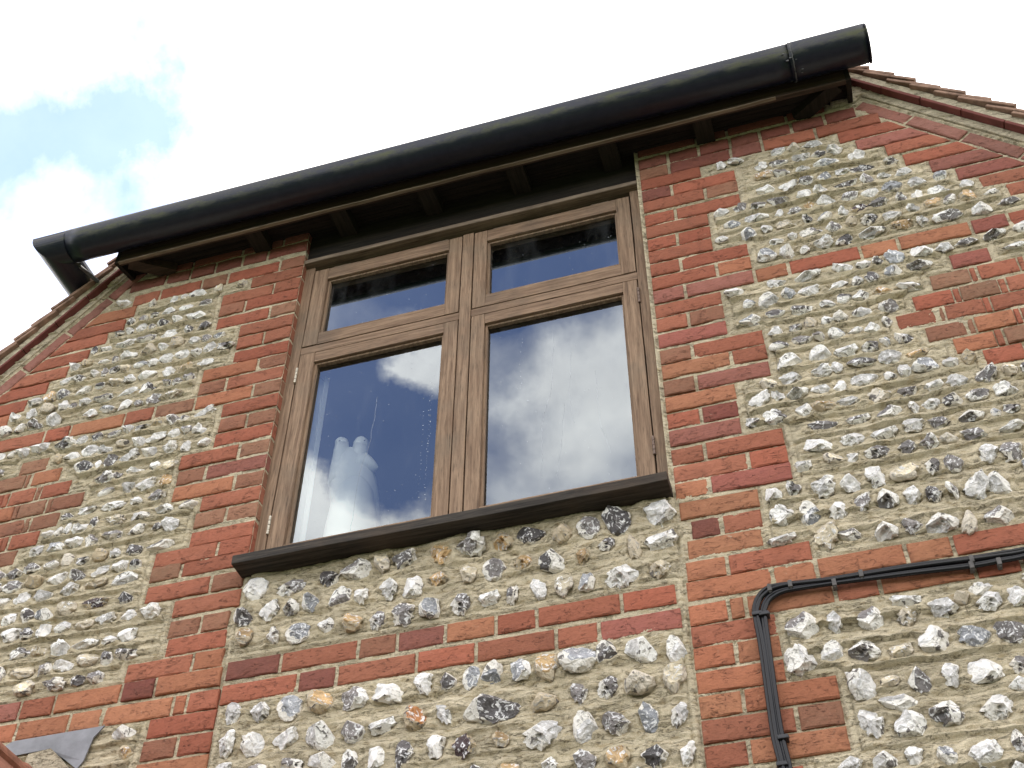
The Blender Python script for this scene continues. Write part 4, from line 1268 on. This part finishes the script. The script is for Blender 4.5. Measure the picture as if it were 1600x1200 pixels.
hinge(-1.3025, 4.885, M['brass'])
hinge(-1.3025, 4.20, M['brass'])
hinge(-.0505, 4.905, M['metal'])
hinge(-.0505, 4.215, M['metal'])
for x in (-1.195, -.795, -.545, -.165):
    wpart(box('head_hinge', x - .034, x + .034, .046, .055, 5.481, 5.488, M['fedge'], bev=.001))

# rain on the panes
JV, JF = [], []
rr = random.Random(9)


def drop(x, z, r):
    b = len(JV)
    n = 6
    JV.append((x, yp - r * .7, z))
    for k in range(n):
        a = 2 * math.pi * k / n
        JV.append((x + r * math.cos(a), yp - .0002, z + r * 1.15 * math.sin(a)))
    for k in range(n):
        JF.append((b, b + 1 + k, b + 1 + (k + 1) % n))


for (a, b, c, d, n) in ((-1.22, -.77, 4.14, 4.92, 90), (-.58, -.12, 4.14, 4.92, 90), (-1.22, -.77, 5.12, 5.39, 22), (-.58, -.12, 5.12, 5.39, 22)):
    for _ in range(n):
        drop(rr.uniform(a, b), rr.uniform(c, d), rr.choice((.0006, .0008, .0009, .0013)))
for (x0, zt, zbm) in ((-.795, 4.75, 4.2), (-.775, 4.85, 4.3), (-.815, 4.6, 4.16), (-1.19, 4.9, 4.6), (-.47, 4.85, 4.6)):
    z = zt
    x = x0
    while z > zbm:
        drop(x, z, rr.choice((.0008, .0011, .0016)))
        z -= rr.uniform(.01, .035)
        x += rr.uniform(-.003, .003)
o = mesh_obj('raindrops', JV, JF, M['water'], None, True)
o['kind'] = 'stuff'
wpart(o)
trails = [((-.99, 4.72), (-1.0, 4.5), (-1.02, 4.38), (-1.03, 4.14)), ((-.36, 4.86), (-.37, 4.6), (-.40, 4.45), (-.41, 4.2)),
          ((-.33, 4.5), (-.34, 4.35), (-.36, 4.2)), ((-.22, 4.62), (-.215, 4.4), (-.19, 4.25)), ((-.30, 4.75), (-.31, 4.55), (-.30, 4.4))]
for t in trails:
    pts = [(x, yp - .0003, z) for x, z in t]
    pts = [p + Vector((noise.noise(p * 25) * .006, 0, 0)) for p in catmull(pts, 8)]
    wpart(tube('water_trail', pts, .0003, M['water'], seg=5))

# the dim room behind the glass
def room():
    x0, x1, y0, y1, z0, z1 = -2.3, .95, .125, 3.2, 3.3, 5.64
    V = [(x0, y0, z0), (x1, y0, z0), (x1, y1, z0), (x0, y1, z0), (x0, y0, z1), (x1, y0, z1), (x1, y1, z1), (x0, y1, z1)]
    F = [(0, 1, 2, 3), (7, 6, 5, 4), (3, 2, 6, 7), (0, 3, 7, 4), (2, 1, 5, 6)]
    return under(mesh_obj('room', V, F, M['plaster']), house)


room()
wpart(box('inner_sill', -1.345, -.006, .13, .42, 4.04, 4.065, M['plaster']))

# ------------------------------------------------------------------ eaves, on the hipped end of the roof
roof = empty('roof', (-.65, 0, 5.7))
under(roof, house)
eaves = empty('eaves', (-.65, -.1, 5.6))
under(eaves, house)
bpy.context.view_layer.update()
FX0, FX1 = -2.112, .787


def epart(o, label=None):
    under(o, eaves)
    if label:
        o['label'] = label
    return o


epart(box('fascia', FX0, FX1, -.123, -.101, 5.6305, 5.75, M['fascia'], bev=.001, wob=.002, nseg=40))
epart(box('fascia_lip', FX0, FX1 - .25, -.127, -.113, 5.623, 5.630, M['fedge'], bev=.002, wob=.003, nseg=50), 'weathered lower edge of the fascia, ground light painted in')  # weathered tan, with the ground light on its underside put into the colour
epart(box('fascia_lip', FX1 - .249, FX1, -.124, -.110, 5.624, 5.6300, M['fascia'], bev=.002, wob=.002, nseg=10))
# boarded soffit that follows the rafters up to the wall
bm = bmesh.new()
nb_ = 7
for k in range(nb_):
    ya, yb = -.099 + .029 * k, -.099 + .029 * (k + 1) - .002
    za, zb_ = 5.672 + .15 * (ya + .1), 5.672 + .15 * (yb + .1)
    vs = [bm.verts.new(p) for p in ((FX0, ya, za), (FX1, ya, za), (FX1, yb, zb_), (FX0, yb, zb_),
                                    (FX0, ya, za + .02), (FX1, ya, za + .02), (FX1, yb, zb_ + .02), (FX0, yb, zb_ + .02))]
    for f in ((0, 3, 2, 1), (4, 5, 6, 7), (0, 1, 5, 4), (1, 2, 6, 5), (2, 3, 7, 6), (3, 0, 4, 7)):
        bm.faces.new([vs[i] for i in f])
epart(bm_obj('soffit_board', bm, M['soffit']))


def rafter(x, w=.068):
    V = []
    for xx in (x, x + w):
        V += [(xx, -.1005, 5.634), (xx, .028, 5.640), (xx, .028, 5.70), (xx, -.1005, 5.69)]
    F = [(0, 1, 2, 3), (7, 6, 5, 4), (0, 4, 5, 1), (1, 5, 6, 2), (2, 6, 7, 3), (3, 7, 4, 0)]
    epart(mesh_obj('rafter', V, F, M['rafter']))


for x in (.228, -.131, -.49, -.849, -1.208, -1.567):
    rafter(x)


def bar(name, p, q, w, h, m):
    p, q = Vector(p), Vector(q)
    d = (q - p).normalized()
    s = d.cross(Vector((0, 0, 1))).normalized() * w / 2
    u = Vector((0, 0, h))
    V = [p - s, p + s, p + s + u, p - s + u, q - s, q + s, q + s + u, q - s + u]
    F = [(0, 1, 2, 3), (7, 6, 5, 4), (0, 4, 5, 1), (1, 5, 6, 2), (2, 6, 7, 3), (3, 7, 4, 0)]
    return mesh_obj(name, V, F, m)


epart(bar('hip_rafter', (.755, -.098, 5.632), (.60, .01, 5.642), .05, .05, M['rafter']))
epart(bar('hip_rafter', (-2.08, -.098, 5.632), (-1.93, .01, 5.642), .05, .05, M['fascia']))
# mitred end pieces that close the eaves at both verges
for (xa, sgn) in ((FX1, 1), (FX0, -1)):
    V = [(xa, -.123, 5.625), (xa, -.0, 5.66), (xa, .0, 5.84), (xa, -.123, 5.75)]
    V += [(x + sgn * .018, y, z) for x, y, z in V]
    F = [(0, 1, 2, 3), (7, 6, 5, 4), (0, 4, 5, 1), (1, 5, 6, 2), (2, 6, 7, 3), (3, 7, 4, 0)]
    epart(mesh_obj('eaves_end', V, F, M['soffit']))
# hipped slope above the eaves
V = [(FX0 - .05, -.145, 5.755), (FX1 + .05, -.145, 5.755), (FX1 - .9, 1.0, 7.0), (FX0 + .9, 1.0, 7.0)]
V += [(x, y, z + .06) for x, y, z in V]
F = [(3, 2, 1, 0), (4, 5, 6, 7), (0, 1, 5, 4), (1, 2, 6, 5), (2, 3, 7, 6), (3, 0, 4, 7)]
under(mesh_obj('hip_slope', V, F, M['tile']), roof)


# ------------------------------------------------------------------ verges
def verge(side):
    if side == 'R':
        ang = math.atan(1.11)
        o = Vector((.795, 0, verge_r(.795)))
        d = Vector((math.cos(ang), 0, -math.sin(ang)))
        n = Vector((math.sin(ang), 0, math.cos(ang)))
    else:
        ang = math.atan(1.13)
        o = Vector((-2.075, 0, verge_l(-2.075)))
        d = Vector((-math.cos(ang), 0, -math.sin(ang)))
        n = Vector((-math.sin(ang), 0, math.cos(ang)))
    Y = Vector((0, 1, 0))

    def slab(name, s0, s1, y0, y1, n0, n1, m, n0b=None, n1b=None, wob=0.0, seed=0):
        """box in verge axes; n0b/n1b are the heights at the lower end"""
        n0b = n0 if n0b is None else n0b
        n1b = n1 if n1b is None else n1b
        pts = []
        for (s, a, b) in ((s0, n0, n1), (s1, n0b, n1b)):
            for y in (y0, y1):
                for h in (a, b):
                    pts.append(o + d * s + Y * y + n * h)
        F = [(0, 1, 3, 2), (4, 6, 7, 5), (0, 4, 5, 1), (2, 3, 7, 6), (0, 2, 6, 4), (1, 5, 7, 3)]
        ob = mesh_obj(name, pts, F, m)
        bm = bmesh.new()
        bm.from_mesh(ob.data)
        bmesh.ops.recalc_face_normals(bm, faces=bm.faces)
        bmesh.ops.bevel(bm, geom=bm.edges[:], offset=.0018, segments=1, affect='EDGES')
        if wob:
            bmesh.ops.subdivide_edges(bm, edges=[e for e in bm.edges if e.calc_length() > .05], cuts=5)
            for v in bm.verts:
                v.co += noise.noise_vector(v.co * 14 + Vector((seed, 0, 0))) * wob
        bm.to_mesh(ob.data)
        bm.free()
        under(ob, roof)
        return ob

    rr = random.Random(4 if side == 'R' else 5)
    total = 1.9
    s = 0.0
    k = 0
    while s < total:
        e = rr.uniform(-.002, .002)
        slab('undercloak_tile', s, s + .1635, -.031 + e, .14, 0.0 + e * .5, .013, M['undercloak'], wob=.0012, seed=k)
        s += .1665
        k += 1
    slab('bedding_mortar', -.005, total, -.027, .13, .0135, .042, M['bed'], .0135, .058, wob=.003, seed=7)
    slab('verge_fillet', 0.0, total, -.0045, .02, -.034, -.0005, M['bed'], wob=.003, seed=9)
    s = .06
    k = 0
    while s < total:
        for col in range(3):
            y0 = -.043 + rr.uniform(-.004, .004) + col * .168
            ds = rr.uniform(-.006, .006)
            lift = rr.uniform(-.0015, .003)
            # head low on the batten, tail riding on the tiles below
            slab('roof_tile', max(-.02, s - .20) + ds, s + ds, y0, y0 + .165, .038 + lift, .050 + lift, M['tile'],
                 .070 + lift, .085 + lift, wob=.0015, seed=k * 3 + col)
        s += .1
        k += 1
    slab('roof_deck', 0.02, total + 1, .14, 2.5, .0, .03, M['soffit'])


verge('R')
verge('L')

# ------------------------------------------------------------------ rain gutter
gut = empty('rain_gutter', (-.7, -.275, 5.52))
tag(gut, 'long black half round rain gutter fixed along the eaves above the window', 'gutter')
bpy.context.view_layer.update()
YC, ZC, RO = -.1965, 5.714, .0715
GX0, GX1 = -2.441, .884


def gutter_run(name, xs, ro, t=.003, ends=False):
    ang = [math.pi + math.pi * k / 22 for k in range(23)]
    V, F = [], []
    ring = []
    for a in ang:
        ring.append((math.cos(a) * ro, math.sin(a) * ro * 1.0))
    # rolled lip at the front edge
    inner = [(c * (ro - t) / ro, s * (ro - t) / ro) for c, s in reversed(ring)]
    prof = [(-ro - .0012, .006), (-ro - .0012, 0.0)] + ring[1:] + [(ro, .004), (ro - t, .004)] + inner[:-1] + [(-ro + t, .006)]
    n = len(prof)
    for x in xs:
        for (y, z) in prof:
            V.append((x, YC + y, ZC + z + .0018 * math.sin(x * 2.1)))
    for i in range(len(xs) - 1):
        for k in range(n):
            k2 = (k + 1) % n
            F.append((i * n + k, (i + 1) * n + k, (i + 1) * n + k2, i * n + k2))
    F.append(tuple(range(n)))
    F.append(tuple((len(xs) - 1) * n + k for k in reversed(range(n))))
    ob = mesh_obj(name, V, F, M['gutter'], None, True)
    under(ob, gut)
    return ob


gutter_run('gutter_length', [GX0 + .142 * 0 + i * (.618 - GX0 - .0715 * 2) / 40 + .0715 * 2 for i in range(41)], RO)
gutter_run('gutter_length', [.611 + i * (GX1 - .611) / 8 for i in range(9)], RO + .0028)
# stop end
V, F = [], []
for x in (GX1 - .001, GX1 + .004):
    for k in range(17):
        a = math.pi + math.pi * k / 16
        V.append((x + (0 if x < GX1 else 0), YC + math.cos(a) * (RO + .005), ZC + math.sin(a) * (RO + .005)))
F = [tuple(range(17)), tuple(17 + k for k in reversed(range(17)))] + [(k, 17 + k, 17 + k + 1, k + 1) for k in range(16)] + [(16, 33, 17, 0)]
under(mesh_obj('stop_end', V, F, M['gutter']), gut)
# mitred corner and the short return towards the roof
def corner():
    t = .003
    ang = [math.pi + math.pi * k / 22 for k in range(23)]
    V, F = [], []
    xs_c = GX0 + RO          # centre line of the return
    prof = [(-RO - .0012, .006)] + [(math.cos(a) * RO, math.sin(a) * RO) for a in ang]
    prof += [(RO, .006), (RO - t, .006)] + [(math.cos(a) * (RO - t), math.sin(a) * (RO - t)) for a in reversed(ang)] + [(-RO + t, .006)]
    n = len(prof)
    stations = []
    # run along X: offset q = profile y; on the mitre the outer side (q<0) reaches furthest left
    for (q, z) in prof:
        stations.append((GX0 + 2 * RO + .002, YC + q, ZC + z))
    for (q, z) in prof:
        stations.append((xs_c + q, YC + q, ZC + z))
    for (q, z) in prof:
        stations.append((xs_c + q, .42, ZC + z))
    V = stations
    for i in range(2):
        for k in range(n):
            k2 = (k + 1) % n
            F.append((i * n + k, i * n + k2, (i + 1) * n + k2, (i + 1) * n + k))
    F.append(tuple(reversed(range(n))))
    F.append(tuple(2 * n + k for k in range(n)))
    me = mesh_obj('gutter_corner', V, F, M['gutter'], None, False)
    under(me, gut)


corner()
under(tube('gutter_stay', [(-2.288, -.135, 5.652), (-2.268, -.03, 5.668)], .008, M['sealant'], seg=10), gut)
# joint with its squeezed out sealant
JV = []
pts = []
for k in range(26):
    a = math.pi * 1.0 + math.pi * .9 * k / 25
    pts.append((.621 + .003 * noise.noise(Vector((k * .6, 0, 0))), YC + math.cos(a) * (RO + .0015), ZC + math.sin(a) * (RO + .0015)))
under(tube('joint_sealant', pts, .0022, M['sealant'], seg=6), gut)
rr = random.Random(21)
for _ in range(9):
    a = math.pi + math.pi * rr.uniform(.15, .8)
    x = .621 + rr.gauss(0, .014)
    c = Vector((x, YC + math.cos(a) * (RO + .002), ZC + math.sin(a) * (RO + .002)))
    bm = bmesh.new()
    bmesh.ops.create_icosphere(bm, subdivisions=2, radius=rr.uniform(.002, .005))
    for v in bm.verts:
        v.co = Vector((v.co.x * 1.5, v.co.y * .5, v.co.z)) * (1 + .4 * noise.noise(v.co * 400)) + c
    under(bm_obj('sealant_blob', bm, M['sealant'], None, True), gut)

# ------------------------------------------------------------------ cables
cab = empty('cable_bundle', (.3, -.02, 3.58))
tag(cab, 'bundle of four black cables clipped along the brick band and down the pier', 'cable')
bpy.context.view_layer.update()
for i, pl in enumerate(CABLES):
    off = (-.016, -.019, -.015, -.018)[i]
    pts = [(x, off + .003 * noise.noise(Vector((x * 6, z * 6, i * 5))), z) for x, z in pl]
    under(tube('cable', catmull(pts, 6), .0060, M['cable'], seg=10), cab)
for (x, z, v) in CLIPS:
    if v:
        w, h, m = .0125, .005, M['clipd']
    else:
        w, h, m = .0055, .0105, M['clip']
    bm = bmesh.new()
    bm_box(bm, x - w, x + w, -.0285, -.002, z - h, z + h, .002)
    r = bmesh.ops.create_cone(bm, cap_ends=True, segments=10, radius1=.0035, radius2=.003, depth=.008)
    for q in r['verts']:
        q.co = Vector((q.co.x, q.co.z, q.co.y)) + Vector((x + (w * .9 if v else 0), -.020, z - (0 if v else h)))
    under(bm_obj('cable_clip', bm, m), cab)

# ------------------------------------------------------------------ lead flashing and the porch roof at the lower left
lf = [(-2.02, 3.505), (-1.985, 3.522), (-1.690, 3.525), (-1.715, 3.49), (-1.728, 3.42), (-1.742, 3.395), (-1.80, 3.44), (-1.86, 3.475), (-1.98, 3.47)]
V = [(x, -.014 + .006 * noise.noise(Vector((x * 12, z * 12, 0))), z) for x, z in lf]
n = len(V)
V += [(x, y + .004, z) for x, y, z in V]
F = [tuple(range(n))[::-1], tuple(n + k for k in range(n))] + [(k, (k + 1) % n, n + (k + 1) % n, n + k) for k in range(n)]
under(mesh_obj('lead_flashing', V, F, M['lead']), wall)
porch = empty('porch_roof', (-1.9, -.4, 3.3))
tag(porch, 'terracotta ridge and mortared tiles of a lower roof at the bottom left corner', 'roof')
bpy.context.view_layer.update()


def ridge_piece(y0, y1, xc, zc, r):
    V, F = [], []
    segs = 14
    for y, rad in ((y0, r), (y1 - .03, r), (y1 - .028, r + .006), (y1, r + .006)):
        for k in range(segs + 1):
            a = math.pi * k / segs
            V.append((xc + math.cos(a) * rad, y, zc + math.sin(a) * rad * .8))
    m_ = segs + 1
    for i in range(3):
        for k in range(segs):
            F.append((i * m_ + k, i * m_ + k + 1, (i + 1) * m_ + k + 1, (i + 1) * m_ + k))
    b = len(V)
    V += [(x + (xc - x) * .18, y, z - .01) for x, y, z in V]
    for i in range(3):
        for k in range(segs):
            F.append((b + i * m_ + k, b + (i + 1) * m_ + k, b + (i + 1) * m_ + k + 1, b + i * m_ + k + 1))
    for i in range(3):
        F.append((i * m_, (i + 1) * m_, b + (i + 1) * m_, b + i * m_))
        F.append((i * m_ + segs, b + i * m_ + segs, b + (i + 1) * m_ + segs, (i + 1) * m_ + segs))
    F.append(tuple(list(range(m_)) + [b + k for k in reversed(range(m_))]))
    F.append(tuple([3 * m_ + k for k in reversed(range(m_))] + [b + 3 * m_ + k for k in range(m_)]))
    under(mesh_obj('ridge_tile', V, F, M['terracotta'], None, False), porch)


for k in range(2):
    ridge_piece(-.32 - .3 * k, -.025 - .3 * k, -1.915, 3.375, .055)
V = [(-1.90, -.60, 3.365), (-1.90, -.02, 3.365), (-1.40, -.02, 2.90), (-1.40, -.60, 2.90)]
V += [(x, y, z + .03) for x, y, z in V]
F = [(3, 2, 1, 0), (4, 5, 6, 7), (0, 1, 5, 4), (1, 2, 6, 5), (2, 3, 7, 6), (3, 0, 4, 7)]
under(mesh_obj('tile_slope', V, F, M['terracotta']), porch)
V = [(-1.93, -.62, 3.365), (-1.93, -.02, 3.365), (-2.48, -.02, 2.85), (-2.48, -.62, 2.85)]
V += [(x, y, z + .03) for x, y, z in V]
under(mesh_obj('tile_slope', V, [tuple(reversed(f)) for f in F], M['terracotta']), porch)
fil = [(-1.90, 3.455), (-1.83, 3.462), (-1.79, 3.425), (-1.70, 3.33), (-1.55, 3.19), (-1.60, 3.15), (-1.74, 3.29), (-1.84, 3.38), (-1.91, 3.40)]
V = [(x, -.035 + .01 * noise.noise(Vector((x * 20, z * 20, 3))), z) for x, z in fil]
n = len(V)
V += [(x, -.002, z) for x, y, z in V]
F = [tuple(range(n))[::-1], tuple(n + k for k in range(n))] + [(k, (k + 1) % n, n + (k + 1) % n, n + k) for k in range(n)]
under(mesh_obj('mortar_fillet', V, F, M['bed']), porch)

# ------------------------------------------------------------------ behind the glass
sc = empty('ceramic_figure', (-1.135, .26, 4.066))
tag(sc, 'white ceramic figure with two round heads standing inside the lower left pane', 'figurine')
bpy.context.view_layer.update()
under(lathe('lower_body', [(.085, 0), (.088, .10), (.085, .20), (.078, .30), (.062, .39), (.035, .45), (.004, .468)], (-1.135, .26, 4.066), M['ceramic']), sc)
under(lathe('upper_body', [(.078, .28), (.084, .40), (.080, .50), (.066, .57), (.046, .62), (.02, .65)], (-1.14, .30, 4.066), M['ceramic'], lean=(-.045, -.01)), sc)
bk = under(lathe('beak', [(.05, 0), (.04, .02), (.022, .045), (.004, .065)], (0, 0, 0), M['ceramic']), sc)
bk.data.transform(Matrix.Translation((-1.125, .27, 4.60)) @ Matrix.Rotation(math.radians(115), 4, 'Y'))
under(lathe('neck', [(.040, 0), (.036, .08), (.028, .16), (.0235, .2)], (-1.198, .262, 4.515), M['ceramic'], lean=(-.006, -.01)), sc)
under(lathe('neck', [(.045, 0), (.040, .08), (.030, .16), (.0265, .2)], (-1.148, .275, 4.505), M['ceramic'], lean=(.006, -.004)), sc)
bm = bmesh.new()
bmesh.ops.create_uvsphere(bm, u_segments=20, v_segments=14, radius=.024)
bmesh.ops.translate(bm, vec=(-1.205, .25, 4.722), verts=bm.verts)
hd = under(bm_obj('head', bm, M['ceramic'], None, True), sc)
bm = bmesh.new()
bmesh.ops.create_uvsphere(bm, u_segments=20, v_segments=14, radius=.027)
for v in bm.verts:
    v.co.z *= 1.35
bmesh.ops.translate(bm, vec=(-1.14, .27, 4.715), verts=bm.verts)
under(bm_obj('head', bm, M['ceramic'], None, True), sc)
for (x, y, z) in ((-1.203, .229, 4.714), (-1.121, .253, 4.714)):
    bm = bmesh.new()
    bmesh.ops.create_uvsphere(bm, u_segments=10, v_segments=8, radius=.0032)
    bmesh.ops.translate(bm, vec=(x, y, z), verts=bm.verts)
    under(bm_obj('eye', bm, M['eye'], None, True), sc)


for ch in list(sc.children):
    for v in ch.data.vertices:
        c = ch.matrix_world @ v.co if False else v.co
        v.co = Vector((c.x + .045, c.y - .075, 4.066 + (c.z - 4.066) * .885))


def curtain(name, x0, x1, y, z0, z1, label):
    V, F = [], []
    n = 28
    for k in range(n + 1):
        u = k / n
        yy = y + .012 * math.sin(u * 19) + .004 * math.sin(u * 47)
        V.append((x0 + (x1 - x0) * u, yy, z0))
        V.append((x0 + (x1 - x0) * u, yy, z1))
    for k in range(n):
        F.append((2 * k, 2 * k + 2, 2 * k + 3, 2 * k + 1))
    b = len(V)
    V += [(x, yy + .0015, z) for x, yy, z in V]
    for k in range(n):
        F.append((b + 2 * k, b + 2 * k + 1, b + 2 * k + 3, b + 2 * k + 2))
    o = mesh_obj(name, V, F, M['cloth'], None, True)
    tag(o, label, 'curtain')
    return o


curtain('curtain', -1.31, -1.225, .135, 4.07, 4.95, 'narrow white curtain gathered at the left edge of the window')
